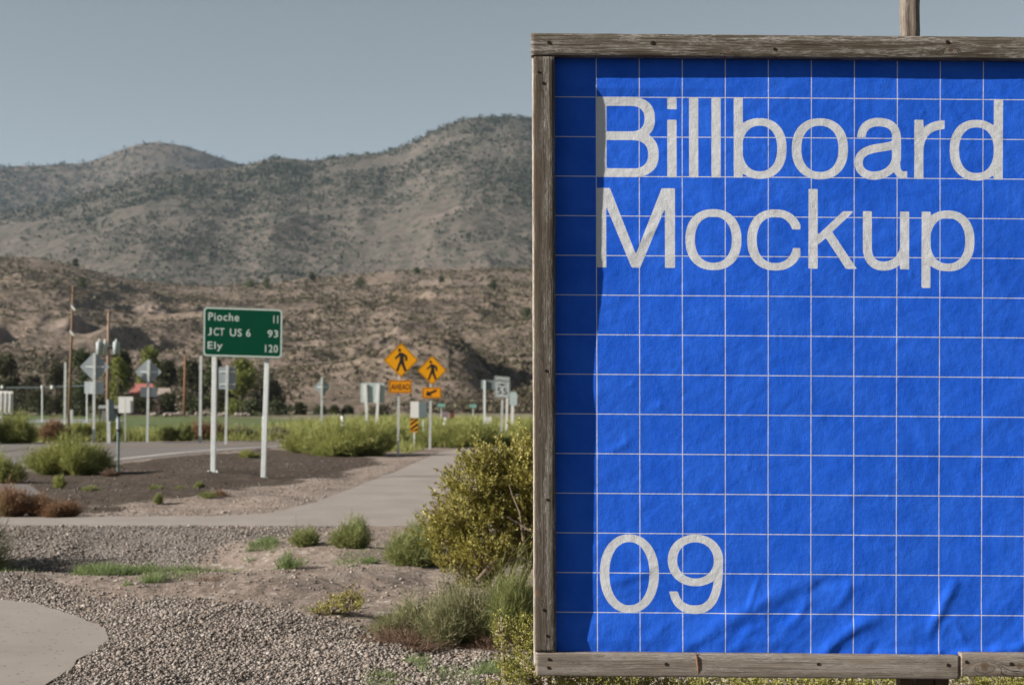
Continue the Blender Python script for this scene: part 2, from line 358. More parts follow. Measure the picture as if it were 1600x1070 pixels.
oA, HA = hill('hills', SK_A, 760, 1700, 2300, US, 260, 11, 190, 15, mA, pw=1.05)
def spur(X, Y):
    xc = (705-CX)/FX*235; dx = X-xc; dy = (Y-238)/20.0
    side = np.where(dx < 0, np.exp(-(dx/17.)**2), 1/(1+np.exp((dx-4.5)/1.1))*1.0)
    return 6.6*side*np.exp(-dy*dy)*(1+.25*fbm(X*.25, Y*.25, 3, 66))
def dips(X, Y):
    h = spur(X, Y)
    for cx, cy, rx, ry, a in ((-86, 338, 6.5, 8, 6), (-79, 340, 4.5, 7, 4), (-102, 345, 3, 6, 4), (-118, 330, 3, 9, 3.5), (-122, 290, 8, 8, 3), (-34, 300, 6, 6, 2.5), (-60, 270, 7, 5, 2.5)):
        h = h-a*np.exp(-np.abs((X-cx)/rx)**3-((Y-cy)/ry)**2)+a*.4*np.exp(-((X-cx+rx*1.4)/(rx*.7))**2-((Y-cy)/ry)**2)
    return h
oN, HN = hill('hills', SK_N, 190, 620, 830, US, 330, 6.2, 62, 25, mN, extra=dips)

xb, yb = np.meshgrid(np.linspace(-150, 330, 160), np.linspace(-330, -55, 90)); eb = np.clip(1-np.abs((yb+190)/135), 0, 1)**.9*ss(-150, -60, xb)*ss(330, 250, xb)  # unseen hill behind the camera, added to block sky light from the poster
added_hill_z = 78*eb*(1+.25*fbm(xb/60, yb/60, 4, 71))+2.5*ridged(xb/18, yb/18, 4, 72)*np.clip(eb*4, 0, 1)-1.0
ib = np.arange(xb.size).reshape(xb.shape); tag(link('hills', np_mesh('hills', np.stack([xb, yb, added_hill_z], -1).reshape(-1, 3), np.stack([ib[:-1, :-1], ib[:-1, 1:], ib[1:, 1:], ib[1:, :-1]], -1).reshape(-1, 4), True), mN), kind='structure')
# small scrub scattered on the slopes: more than anyone would count
ico_v = []; ph = (1+5**.5)/2
for a, b in ((1, ph), (-1, ph), (1, -ph), (-1, -ph)): ico_v += [(0, a, b), (a, b, 0), (b, 0, a)]
ico_v = np.array(ico_v, float); ico_v /= np.linalg.norm(ico_v[0])
ico_f = []
for i in range(12):
    for j in range(i+1, 12):
        for k in range(j+1, 12):
            if all(abs(np.linalg.norm(ico_v[a]-ico_v[b])-1.0515) < .01 for a, b in ((i, j), (j, k), (i, k))):
                n = np.cross(ico_v[j]-ico_v[i], ico_v[k]-ico_v[i]); ico_f.append((i, j, k) if n.dot(ico_v[i]) > 0 else (i, k, j))
ico_f = np.array(ico_f)
def blobs(name, P, R, mat, sq=.75, jit=.35, kind='stuff', smooth=False):
    n = len(P); V_ = ico_v[None]*(1+jit*rng.uniform(-1, 1, (n, 12, 1)))*R[:, None, None]
    V_ = V_*(1+.3*rng.uniform(-1, 1, (n, 1, 3))); V_[..., 2] *= sq
    a = rng.uniform(0, 6.28, n); ca, sa = np.cos(a)[:, None], np.sin(a)[:, None]
    x = V_[..., 0]*ca-V_[..., 1]*sa; y = V_[..., 0]*sa+V_[..., 1]*ca
    V_ = np.stack([x, y, V_[..., 2]], -1)+P[:, None, :]
    F_ = ico_f[None]+(np.arange(n)*12)[:, None, None]
    o = link(name, np_mesh(name, V_.reshape(-1, 3), F_.reshape(-1, 3), smooth), mat); return tag(o, kind=kind)
def tufts(name, P, R, mat, k=26, flat=.8):
    n = len(P); m_ = n*k
    d = rng.normal(0, 1, (n, k, 3)); d /= np.linalg.norm(d, axis=-1, keepdims=True); r = rng.uniform(.35, 1, (n, k, 1))**.6
    c = P[:, None]+d*r*R[:, None, None]*np.array([1, 1, flat]); c[..., 2] += R[:, None]*.55
    s = R[:, None, None]*rng.uniform(.22, .5, (n, k, 1))
    e1 = rng.normal(0, 1, (n, k, 3)); e1 /= np.linalg.norm(e1, axis=-1, keepdims=True); e2 = np.cross(e1, d); 
    V_ = np.stack([c-e1*s, c+e2*s, c+e1*s*.9, c-e2*s*.8], 2).reshape(-1, 3)
    F_ = np.arange(m_*4).reshape(-1, 4)
    return tag(link(name, np_mesh(name, V_, F_), mat), kind='stuff')
scrubA = leaf_mat('juniper_mat', [(.018, .026, .016), (.03, .04, .022), (.045, .055, .03)], .1)
scrubN = leaf_mat('sage_mat', [(.05, .045, .025), (.085, .07, .04), (.12, .095, .065), (.075, .08, .035)], .1)
def scatter(H, n, u0, u1, t0, t1, dens, s, power=1.0):
    u = rng.uniform(u0, u1, n*4); t = rng.uniform(t0**power, t1**power, n*4)**(1/power); x, y, z = hill_z(H, u, t)
    k = fbm(x/s, y/s, 4, dens) + rng.uniform(-.5, .5, len(u)) > .05
    P_ = np.stack([x, y, z], -1)[k][:n]; return P_
Pa = scatter(HA, 34000, -300, 1600, .25, .995, 51, 90.); tufts('scrub', Pa, rng.uniform(1., 3.3, len(Pa))*(Pa[:, 1]/1400), scrubA, 6)
Pb = scatter(HB, 12000, -300, 900, .55, .995, 52, 200.); tufts('scrub', Pb, rng.uniform(1.8, 5, len(Pb)), scrubA, 7)
Pn = scatter(HN, 44000, -300, 1500, .0, .99, 53, 25., .8); tufts('scrub', Pn, rng.uniform(.2, .95, len(Pn))*(.5+Pn[:, 1]/700), scrubN, 7, .5)

# ------------------------------------------------------------------ gravel stones and litter
def stones(name, poly_or_mask, x0, x1, y0, y1, n, r0, r1, mat, w=1.0):
    x = rng.uniform(x0, x1, n*3); y = rng.uniform(y0, y1, n*3); px = CX+FX*x/y
    ok = (px > -150) & (px < 1700)
    x, y = x[ok], y[ok]
    jx_ = x+.35*fbm(x*.9, y*.9, 3, 40); jy_ = y+.6*fbm(x*.9+50, y*.9, 3, 41)
    if poly_or_mask is not None: k = psdf(jx_, jy_, poly_or_mask) < rng.normal(0, .12, len(x)); x, y = x[k], y[k]
    k = (psdf(x, y, PAD) > -.03+rng.normal(0, .02, len(x))) & (psdf(x, y, PATH) > .02); x, y = x[k][:n], y[k][:n]
    k = fbm(x*1.3, y*.8, 3, 83)+rng.uniform(-.35, .35, len(x)) > -.22; x, y = x[k], y[k]
    r = r0+(r1-r0)*rng.uniform(0, 1, len(x))**3.2*(1+1.2*(rng.uniform(0, 1, len(x)) > .985))
    z = gz(x, y)+r*.35; return blobs(name, np.stack([x, y, z], -1), r, mat, .62, .22)
gm = rock_mat('gravel_mat', [(.065, .052, .044), (.13, .107, .092), (.22, .185, .16), (.30, .245, .21), (.24, .21, .188), (.33, .29, .26), (.44, .40, .365)])
sm = rock_mat('slag_stone_mat', [(.03, .025, .022), (.07, .058, .05), (.13, .11, .095), (.3, .25, .22)])
stones('gravel', GRAV1, -4.2, 4, 6.8, 12.4, 110000, .004, .0135, gm)
stones('gravel', GRAV2, -7.5, -1, 12.2, 17.3, 16000, .006, .018, gm)
stones('gravel', None, -6, 2, 9, 17, 12000, .004, .015, gm); stones('gravel', None, -6, 2, 9, 17, 2500, .004, .017, sm)
stones('gravel', wpoly([(150, 806), (150, 784), (340, 777), (470, 753), (600, 724), (700, 702), (690, 712), (600, 745), (500, 790), (380, 806)]), -9, -1, 18, 44, 9000, .006, .02, gm); stones('gravel', SLAG, -14, -2, 18.5, 38, 5000, .008, .024, sm)

# ------------------------------------------------------------------ plants
def ribbon_mesh(name, B, D, L, Wd, bend, seg=3):
    """thin curved blades: base points B, directions D, lengths L, widths Wd"""
    n = len(B); D = D/np.linalg.norm(D, axis=1, keepdims=True)
    side = np.cross(D, rng.normal(0, 1, (n, 3))); side /= np.linalg.norm(side, axis=1, keepdims=True)+1e-9
    pts = []
    for k in range(seg+1):
        t = k/seg; c = B+D*(L*t)[:, None]+bend*(t*t*L)[:, None]; w = (Wd*(1-t*.85)/2)[:, None]
        pts += [c-side*w, c+side*w]
    V_ = np.stack(pts, 1); m_ = 2*(seg+1)
    F_ = np.array([(2*k, 2*k+1, 2*k+3, 2*k+2) for k in range(seg)])[None]+(np.arange(n)*m_)[:, None, None]
    return V_.reshape(-1, 3), F_.reshape(-1, 4)
def rdir(n, up, spread):
    a = rng.uniform(0, 2*math.pi, n); el = np.clip(rng.normal(up, spread, n), .05, 1.55)
    return np.stack([np.cos(a)*np.cos(el), np.sin(a)*np.cos(el), np.sin(el)], -1)
def wispy(name, label, cat, px, py, wpx, top, mat, n=1600, Y=None, group=None, twig=3, wid=None, stemmat=None, up=.85, depth=1.0, name2='foliage', zoff=0.0):
    Y = Y or gd(py); x = (px-CX)/FX*Y; z = gz1(x, Y)-.02+zoff; R = wpx/2/FX*Y; Hh = max(.05, CH-(top-HY)/FX*Y-z)
    wid = wid or max(.0035, .9*Y/FX/.64*.8)
    th = thing(name, label, cat, (x, Y, z), group)
    a = rng.uniform(0, 6.283, n); q = rng.uniform(0, 1, n)**.6
    lump = .72+.5*vn(np.cos(a)*1.7+5+px, np.sin(a)*1.7+py, 3)
    nlb = 6; lc = rng.uniform(-.62, .62, (nlb, 2)); lc[0] *= .2; lh = rng.uniform(.5, 1.02, nlb); lh[0] = 1.0; lr = rng.uniform(.45, .7, nlb); lk = rng.choice(nlb, n, p=lr**2/sum(lr**2))
    tip = np.stack([np.cos(a)*q*R*lump, np.sin(a)*q*R*lump*depth, Hh*np.sqrt(np.clip(1-q*q*.75, .05, 1))*rng.uniform(.45, 1.0, n)*(.65+.5*vn(np.cos(a)*q*2+9, np.sin(a)*q*2+px, 5))], -1)
    if wpx > 45 or n > 1000:
        tip[:, 0] = (lc[lk, 0]+tip[:, 0]/R*lr[lk])*R; tip[:, 1] = (lc[lk, 1]*depth+tip[:, 1]/R*lr[lk])*R; tip[:, 2] *= lh[lk]*1.18; far_ = rng.uniform(0, 1, n) < .05; tip[far_] *= 1.22
        off0 = np.stack([lc[lk, 0]*R, lc[lk, 1]*R, np.zeros(n)], -1)*.62
    else: off0 = np.zeros((n, 3))
    B = off0+(tip-off0)*np.array([.28, .28, 0])*rng.uniform(.2, 1.3, (n, 1)); D = tip-B; L = np.linalg.norm(D, axis=1)
    V1, F1 = ribbon_mesh('s', B, D, L*.97, np.full(n, wid*.9), rng.normal(0, .06, (n, 3)))
    Vs, Fs = [V1], [F1]; off = len(V1)
    for k in range(twig):
        t = rng.uniform(.45, 1, n)[:, None]; P0 = B+D*t
        d2 = D/np.linalg.norm(D, axis=1, keepdims=True)+rng.normal(0, .55, (n, 3)); l2 = Hh*rng.uniform(.08, .22, n)
        V2, F2 = ribbon_mesh('t', P0, d2, l2, np.full(n, wid*.8), rng.normal(0, .1, (n, 3)), 2)
        Vs.append(V2); Fs.append(F2+off); off += len(V2)
    link(name2, np_mesh(name2, np.concatenate(Vs), np.concatenate(Fs)), mat, th)
    if stemmat is not None:
        mb = MB()
        for k in range(14):
            i = rng.integers(0, n); p = tip[i]*.75; mb.tube([(0, 0, -.02), (p[0]*.35, p[1]*.35, p[2]*.5), tuple(p)], [wid*1.6, wid*1.2, wid*.5], 5)
        mb.build('stem', stemmat, th)
    return th
def leaves(C, A, n_per, lw, ll, rad, up=.5):
    """leaves round sprig axes: C origins (n,3), A axis vectors (n,3)"""
    n = len(C); t = rng.uniform(0, 1, (n, n_per, 1)); P0 = C[:, None]+A[:, None]*t+rng.normal(0, rad, (n, n_per, 3))*(1.1-t*.7)
    d = rng.normal(0, 1, (n, n_per, 3)); d /= np.linalg.norm(d, axis=-1, keepdims=True)
    ax = A/np.linalg.norm(A, axis=1, keepdims=True); d = d+ax[:, None]*up*1.6; d /= np.linalg.norm(d, axis=-1, keepdims=True)
    s = np.cross(d, rng.normal(0, 1, (n, n_per, 3))); s /= np.linalg.norm(s, axis=-1, keepdims=True)
    ll_ = ll*rng.uniform(.6, 1.25, (n, n_per, 1)); lw_ = lw*rng.uniform(.6, 1.2, (n, n_per, 1))
    V_ = np.stack([P0, P0+d*ll_*.5+s*lw_*.5, P0+d*ll_, P0+d*ll_*.5-s*lw_*.5], 2).reshape(-1, 3)
    return V_, np.arange(len(V_)).reshape(-1, 4)
def shrub(name, label, cat, centres, base, mat, bark, sprigs=700, sl=.16, per=26, lw=.010, ll=.02, rad=.014, Y=None, group=None, inner=.25, up=.5):
    """leafy shrub: centres = list of (x,y,z,r) lobes in world space, sprigs point outwards and up from lobes"""
    th = thing(name, label, cat, base, group); b = np.array(base)
    Cs = np.array([c[:3] for c in centres])-b; Rs = np.array([c[3] for c in centres]); w = Rs**2/sum(Rs**2)
    k = rng.choice(len(Cs), sprigs, p=w); d = rng.normal(0, 1, (sprigs, 3)); d[:, 2] = np.abs(d[:, 2])*1.0-.25; d /= np.linalg.norm(d, axis=1, keepdims=True)
    q = rng.uniform(inner, 1, sprigs)**.5*(.75+.45*vn(d[:, 0]*2+k*3, d[:, 2]*2+d[:, 1], 8))
    O = Cs[k]+d*(q*Rs[k])[:, None]; A = (d*.75+np.array([-.12, 0, .6])+rng.normal(0, .25, (sprigs, 3))); A = A/np.linalg.norm(A, axis=1, keepdims=True)*sl*rng.uniform(.55, 1.3, (sprigs, 1))*(1+.5*(rng.uniform(0, 1, (sprigs, 1)) > .88))
    V_, F_ = leaves(O, A, per, lw, ll, rad, up)
    link('foliage', np_mesh('foliage', V_, F_), mat, th)
    mb = MB()
    for i in range(len(Cs)):
        c = Cs[i]; root = np.array([c[0]*.12, c[1]*.12, -.03]); mid = root*.5+c*.5+rng.normal(0, .04, 3)
        mb.tube([root, mid, c], [.016, .012, .008], 6)
        for s_ in rng.choice(np.where(k == i)[0], min(14, (k == i).sum()), replace=False):
            mb.tube([c, (c+O[s_])/2+rng.normal(0, .02, 3), O[s_]+A[s_]*.5], [.008, .005, .002], 5)
    mb.build('branch', bark, th)
    return th
def tree(label, px, Y, wpx, top, mat, bark, n=900, leaf=.35, trunk=.35, group='trees beyond the lawn', squash=1.0, low=.25, name='tree', cat='tree', basez=None):
    x = (px-CX)/FX*Y; z = gz1(x, Y) if basez is None else basez; Hh = CH-(top-HY)/FX*Y-z; R = wpx/2/FX*Y
    th = thing(name, label, cat, (x, Y, z), group)
    nl = 11; lob = []
    for k in range(nl):
        a = rng.uniform(0, 6.28); e = rng.uniform(0, 1); hh = low+(1-low)*e; rr = R*math.sin(math.pi*min(.95, max(.12, (hh-low)/(1-low)*.8+.18)))*rng.uniform(.35, .75)
        lob.append((math.cos(a)*rr, math.sin(a)*rr, Hh*hh*.92, R*rng.uniform(.32, .5)))
    lob.append((0, 0, Hh*.84, R*.38))
    L = np.array(lob); k = rng.integers(0, len(L), n); d = rng.normal(0, 1, (n, 3)); d /= np.linalg.norm(d, axis=1, keepdims=True)
    C = L[k, :3]+d*(L[k, 3]*rng.uniform(.3, 1, n)**.5)[:, None]*np.array([1, 1, squash])
    C[:, 2] = np.clip(C[:, 2], Hh*low*.45, Hh)
    V_, F_ = leaves(C, d*leaf*.9, 9, leaf*.55, leaf*.8, leaf*.55, .1)
    link('crown', np_mesh('crown', V_, F_), mat, th)
    mb = MB(); tr = max(.06, Hh*.03); mb.tube([(0, 0, -.1), (rng.normal(0, .08), 0, Hh*.3), (rng.normal(0, .2), 0, Hh*.75)], [tr*1.3, tr, tr*.4], 7)
    mb.build('trunk', bark, th)
    mb = MB()
    for q in range(7): c = L[q]; mb.tube([(0, 0, Hh*rng.uniform(.15, .45)), tuple(c[:3]*np.array([.55, .55, .85])), tuple(c[:3])], [tr*.5, tr*.35, tr*.15], 5)
    mb.build('limb', bark, th)
    return th
bark = paint_mat('bark_mat', (.10, .08, .062), .9, dirt=.5, scale=20); twig = paint_mat('twig_mat', (.24, .19, .15), .9, dirt=.4, scale=30)
G1 = leaf_mat('green_stem_mat', [(.13, .155, .045), (.19, .22, .07), (.25, .275, .10), (.36, .35, .17)], .35)
G2 = leaf_mat('rabbitbrush_mat', [(.14, .17, .04), (.22, .24, .06), (.30, .31, .10), (.42, .40, .17)], .35)
G3 = leaf_mat('olive_leaf_mat', [(.15, .135, .03), (.25, .225, .05), (.36, .325, .09), (.52, .48, .18)], .25)
G4 = leaf_mat('sage_green_mat', [(.12, .13, .055), (.19, .20, .09), (.25, .25, .13), (.36, .31, .2)])
G5 = leaf_mat('lime_leaf_mat', [(.14, .14, .03), (.23, .22, .05), (.32, .30, .08), (.42, .40, .14)], .3)
BR = leaf_mat('dry_grass_mat', [(.14, .075, .04), (.21, .115, .06), (.28, .17, .095), (.33, .22, .14)])
WEED = leaf_mat('weed_mat', [(.10, .15, .04), (.14, .20, .06), (.19, .24, .09), (.3, .34, .2)])
DRY = leaf_mat('dead_twig_mat', [(.10, .062, .042), (.16, .10, .068), (.2, .13, .09)])

# large olive shrub just left of the billboard
def lobes(L, Y): return [(*(at(px, py, Y+dy)), r/FX*Y) for px, py, dy, r in L]
Yb = 11.0
shrub('shrub', 'big olive yellow shrub with upright leafy sprigs beside the left edge of the billboard', 'shrub',
      lobes([(745, 772, 0, 45), (800, 760, .1, 52), (850, 765, 0, 60), (905, 760, 0, 60), (726, 822, -.1, 42), (775, 822, 0, 55), (835, 820, 0, 55), (706, 852, 0, 32), (716, 893, -.1, 30), (755, 880, -.15, 45), (805, 880, -.1, 42), (880, 860, 0, 60), (760, 735, 0, 30), (825, 735, .1, 36), (690, 835, 0, 20), (745, 915, 0, 26)], Yb),
      (at(790, 0, Yb).x, Yb, gz1(at(790, 0, Yb).x, Yb)), G3, twig, sprigs=1900, sl=.16, per=38, lw=.013, ll=.029, rad=.012, inner=.12, up=1.2)
mb = MB()
for pts in ([(800, 900), (818, 850), (812, 800), (800, 772), (795, 755)], [(830, 830), (812, 818), (790, 806)], [(770, 915), (790, 880), (815, 868), (836, 885)], [(745, 905), (768, 880), (790, 872)]):
    mb.tube([at(a, b, Yb-.32) for a, b in pts], [.011, .009, .006, .004, .002][:len(pts)], 6)
bo = mb.build('bare_branch', twig); sh_ = [o for o in COL.objects if o.name.startswith('shrub') and o.type == 'EMPTY'][0]; bo.parent = sh_; bo.location = -sh_.location
wispy('shrub', 'green feathery bush tucked against the left side of the olive shrub', 'shrub', 655, 882, 115, 806, G1, 2600, twig=4, stemmat=twig)
wispy('shrub', 'pointed green bush at the near edge of the path, larger of the pair', 'shrub', 548, 856, 68, 806, G1, 1300, twig=4, up=1.2, stemmat=twig)
wispy('shrub', 'low dark green bush at the near edge of the path, smaller of the pair', 'shrub', 482, 853, 60, 824, G1, 700, twig=4, stemmat=twig)
wispy('weed', 'sparse green tuft on the sand below the low dark bush', 'weed', 452, 879, 50, 856, WEED, 240, twig=3)
wispy('weed', 'thin green weed on the sand left of the feathery bush', 'weed', 580, 876, 40, 862, WEED, 140, twig=2)
for i, (px, py, w, tp, n, mt, lab) in enumerate([
    (660, 985, 140, 918, 1500, G4, 'spiky grey green bush left of the sprawling bushes below the olive shrub'),
    (735, 1003, 150, 908, 2600, G4, 'dense sage green bush at the foot of the olive shrub'),
    (800, 1008, 110, 870, 2100, G1, 'bright green feathery bush touching the left post of the billboard'),
    (622, 980, 70, 946, 420, G1, 'thin low green bush at the left end of the bushes below the olive shrub')]):
    wispy('shrub', lab, 'shrub', px, py, w, tp, mt, n, twig=5, stemmat=twig)
wispy('dead_bush', 'reddish brown dead twigs low on the gravel beside the spiky bush', 'dead bush', 640, 1008, 150, 975, DRY, 420, twig=4, stemmat=DRY)
wispy('dead_bush', 'brown dead twigs under the right end of the sage green bush', 'dead bush', 760, 1012, 90, 985, DRY, 260, twig=4)
wispy('dead_bush', 'pale pink dry stalks beside the path at the left of the olive shrub', 'dead bush', 690, 822, 40, 758, leaf_mat('pink_dry_mat', [(.22, .15, .13), (.3, .22, .19)]), 120, Y=16.6, twig=4)
Yc = 9.9
shrub('shrub', 'small olive bush alone on the sandy gravel', 'shrub', lobes([(545, 950, 0, 18), (520, 956, 0, 16), (556, 945, .05, 14), (500, 960, 0, 11)], Yc), (at(535, 0, Yc).x, Yc, gz1(at(535, 0, Yc).x, Yc)), G3, twig, sprigs=130, sl=.07, per=14, lw=.009, ll=.018, rad=.010)
wispy('weed', 'flat trailing green weed left of the small olive bush', 'weed', 487, 962, 50, 948, G1, 160, twig=3)
# lime green shrubs under and beside the billboard
Yd = 6.7
shrub('shrub', 'sunlit lime green small leaved shrub at the lower left corner of the billboard', 'shrub',
      lobes([(800, 1005, 0, 26), (830, 1000, 0, 34), (862, 1010, .1, 40), (785, 985, 0, 14), (830, 1050, -.1, 42), (880, 1060, 0, 50), (810, 1085, -.1, 40), (930, 1080, 0, 60)], Yd),
      (at(860, 0, Yd).x, Yd, gz1(at(860, 0, Yd).x, Yd)), G5, twig, sprigs=620, sl=.06, per=22, lw=.008, ll=.014, rad=.010)
for k, (px, top, w) in enumerate([(1000, 1052, 95), (1130, 1056, 95), (1255, 1050, 100), (1375, 1054, 80), (1545, 1050, 85), (1665, 1052, 90)]):
    Yq = 6.9+.2*math.sin(k*2.1)
    nm = ['the lime corner shrub', 'the first lime shrub', 'the crack in the lower rail', 'the stained left half of the lower rail', 'the large knot', 'the far right of the frame'][k]
    pos = ['leftmost', 'second from left', 'third from left', 'fourth from left by the post', 'fifth from left past the post', 'last at the right'][k]
    shrub('shrub', f'low lime shrub under the lower rail, {pos}', 'shrub',
          lobes([(px-w*.5, top+45, 0, 38), (px, top+38, .1, 42), (px+w*.5, top+45, -.1, 38), (px, top+85, 0, 55)], Yq), (at(px, 0, Yq).x, Yq, gz1(at(px, 0, Yq).x, Yq)), G5, twig,
          sprigs=330, sl=.06, per=20, lw=.009, ll=.016, rad=.011, group='lime shrubs under the billboard')
# weeds on the sand
PATCH = {}
def weed_patch(name, label, px, py, w, dpy, hcm, mat, n, kind=None, group=None):
    Y = gd(py); x0 = (px-CX)/FX*Y; R = w/2/FX*Y; dy = gd(py-dpy)-Y
    a = rng.uniform(0, 6.28, n); q = rng.uniform(0, 1, n)**.5; X = x0+np.cos(a)*q*R+.12*rng.normal(0, 1, n)*R; Yy = Y+np.sin(a)*q*dy
    keep = fbm(X*3, Yy*3, 2, 91) > -.25; X, Yy = X[keep], Yy[keep]; Z = gz(X, Yy)-.01
    n = len(X); B = np.stack([X, Yy, Z], -1)
    V_, F_ = ribbon_mesh(name, B-np.array([x0, Y, 0]), rdir(n, .8, .4), rng.uniform(.4, 1, n)*hcm/100, np.full(n, Y/FX*1.1), rng.normal(0, .2, (n, 3)), 2)
    q = PATCH.setdefault(name, [[], [], 0, mat]); q[0].append(V_+np.array([x0, Y, 0])); q[1].append(F_+q[2]); q[2] += len(V_)
for a in [(190, 882, 95, 6, 8, 2600), (290, 872, 120, 4, 9, 2200), (178, 893, 60, 3, 5, 900), (240, 915, 14, 3, 8, 160), (208, 920, 14, 3, 6, 120), (340, 880, 60, 5, 5, 260), (455, 872, 40, 4, 5, 160), (35, 883, 40, 3, 6, 260), (68, 878, 30, 2, 6, 200), (410, 850, 40, 3, 6, 300), (635, 1030, 60, 6, 5, 330), (605, 1045, 60, 6, 4, 260), (560, 868, 60, 4, 4, 200), (270, 900, 80, 4, 4, 200), (780, 1050, 80, 8, 7, 500), (700, 1048, 60, 6, 4, 160)]:
    weed_patch('weeds', '', a[0], a[1]+2, a[2]*1.15, a[3]*2.4, a[4]*1.35, WEED, int(a[5]*5))
pale = leaf_mat('pale_weed_mat', [(.25, .3, .24), (.32, .37, .3)])
for a in [(60, 920, 90, 5, 2, 500), (110, 902, 80, 4, 2, 400), (150, 932, 50, 3, 1.6, 240), (200, 938, 60, 3, 1.6, 240), (275, 944, 40, 3, 2, 200), (330, 942, 40, 3, 2, 160), (90, 915, 40, 3, 2, 300)]:
    weed_patch('ground_cover', '', *a[:5], pale, a[5])
wispy('bush', 'green bush just outside the left edge whose shadow falls on the gravel bank', 'bush', -100, 874, 170, 745, G1, 2600, twig=4)
wispy('bush', 'smaller green bush outside the left edge behind the gravel bank', 'bush', -85, 860, 130, 765, G1, 1800, twig=4)
# dead twigs scattered
for a in [(325, 913, 60, 6, 6, 330), (300, 930, 40, 4, 4, 200), (335, 950, 90, 3, 3, 300), (455, 900, 70, 5, 4, 200), (600, 1000, 60, 4, 4, 200), (460, 905, 120, 3, 3, 150)]:
    weed_patch('twigs', '', *a[:5], DRY, a[5])

for nm_, q in PATCH.items(): tag(link(nm_, np_mesh(nm_, np.concatenate(q[0]), np.concatenate(q[1])), q[3]), kind='stuff')
# dry grass and bushes between path and road
for px, py, w, tp, lab in [(15, 806, 60, 750, 'tall rusty brown dry grass clump at the left edge behind the path'), (65, 806, 70, 772, 'rusty brown dry grass clump behind the path, middle of the row'), (108, 807, 50, 782, 'short rusty brown dry grass clump at the right end of the row')]:
    wispy('dry_grass_clump', lab, 'dry grass', px, py, w*1.25, tp, BR, 2200, twig=2, up=1.3, group='dry grass clumps beside the path')
wispy('bush', 'rounded bright green bush between the dark bank and the road', 'bush', 110, 742, 118, 672, G2, 3600, twig=4, stemmat=twig)
wispy('bush', 'yellow green bush at the left edge of the photo above the dry grass', 'bush', 5, 754, 60, 706, G2, 1500, twig=4)
wispy('bush', 'dark low scrub at the foot of the delineator post', 'bush', 172, 746, 34, 730, DRY, 300, twig=3)
for px, py, w, tp, lab in [(140, 771, 34, 756, 'small green tuft on the dark bank below the rounded bush'), (245, 770, 26, 754, 'small green tuft on the dark bank left of the mileage sign'), (280, 771, 26, 758, 'round green tuft on the dark bank, middle of three near the mileage sign'), (311, 761, 20, 750, 'tiny dark green tuft beside the left leg of the mileage sign'), (325, 780, 36, 765, 'bright green tuft in front of the mileage sign beside a brown one'), (93, 762, 24, 736, 'thin yellow green stalks on the dark bank by the left'), (248, 784, 14, 766, 'tiny green sprout near the path verge')]:
    wispy('grass_tuft', lab, 'tuft', px, py, w, tp, G1 if w != 24 else G2, 300, twig=3, group='green tufts on the dark bank')
wispy('grass_tuft', 'brown dry tuft beside the bright green one in front of the mileage sign', 'tuft', 345, 778, 26, 764, BR, 200, twig=3)
wispy('grass_tuft', 'olive tuft at the edge of the dark bank between the legs of the mileage sign', 'tuft', 388, 715, 40, 700, G2, 400, twig=3)
for k, (px, py, w, tp) in enumerate([(478, 708, 120, 664), (525, 711, 130, 654), (563, 711, 110, 655), (600, 699, 90, 659)]):
    wispy('bush', ['pale green bush at the left end of the roadside clump', 'broad pale green bush second from the left in the roadside clump', 'tall pale green bush third in the roadside clump', 'dark green bush around the post of the ahead sign'][k], 'bush', px, py, w, tp, G2, 2600, twig=4, group='roadside bushes by the crossing signs')
for k, (px, py, w, tp) in enumerate([(655, 690, 70, 657), (705, 697, 130, 660), (752, 698, 120, 658), (795, 697, 80, 676), (828, 698, 90, 655), (890, 700, 120, 655), (765, 682, 100, 666), (815, 676, 90, 660)]):
    wispy('bush', ['small green bush right behind the hazard marker', 'broad green bush right of the arrow sign', 'dark green bush left of the speed limit sign', 'low green bush at the foot of the speed limit sign', 'tall green bush against the billboard edge', 'green bush mostly hidden behind the billboard', 'hazy green bush farther back by the small white signs', 'hazy green bush behind the speed limit sign'][k], 'bush', px, py, w, tp, G2, 1800, twig=4, group='roadside bushes by the speed limit sign')
for k, (px, py, w, tp) in enumerate([(28, 692.5, 80, 645), (80, 690, 50, 655), (120, 689, 50, 660), (140, 688.5, 40, 658), (180, 688.5, 60, 658), (266, 689, 38, 661), (290, 689, 30, 662), (325, 687, 60, 658), (380, 686, 60, 662), (430, 685, 60, 664), (-40, 693, 80, 640)]):
    wispy('bush', ['big yellow green bush across the road by the white ribbed sign', 'tan bush across the road behind the rounded bush', 'olive bush at the foot of the large diamond sign', 'dark olive bush beside the large diamond sign', 'olive bush in front of the small shelter', 'round dark bush on the lawn edge, left one of two', 'round dark bush on the lawn edge, right one of two', 'brown weedy bush left of the mileage sign leg', 'dry olive bush seen between the legs of the mileage sign', 'olive bush right of the mileage sign legs', 'green bush across the road outside the left edge'][k], 'bush', px, py, w, tp, [G2, BR, G2, G3, G2, G1, G1, BR, G4, G4, G2][k], 1500, twig=4, group='bushes across the road')

for k, (px, py, w, tp, lab) in enumerate([(1000, 700, 120, 655, 'pale green bush beyond the path, behind the upper middle of the billboard'), (1120, 720, 100, 670, 'green bush on the open dirt behind the billboard'), (1300, 760, 120, 690, 'wide green bush behind the right half of the billboard'), (1500, 705, 150, 650, 'far green bush behind the right edge of the billboard'), (1150, 850, 90, 790, 'small green bush on the dirt close behind the billboard')]):
    wispy('bush', lab, 'bush', px, py, w, tp, G2, 1400, twig=4, group='bushes hidden behind the billboard')
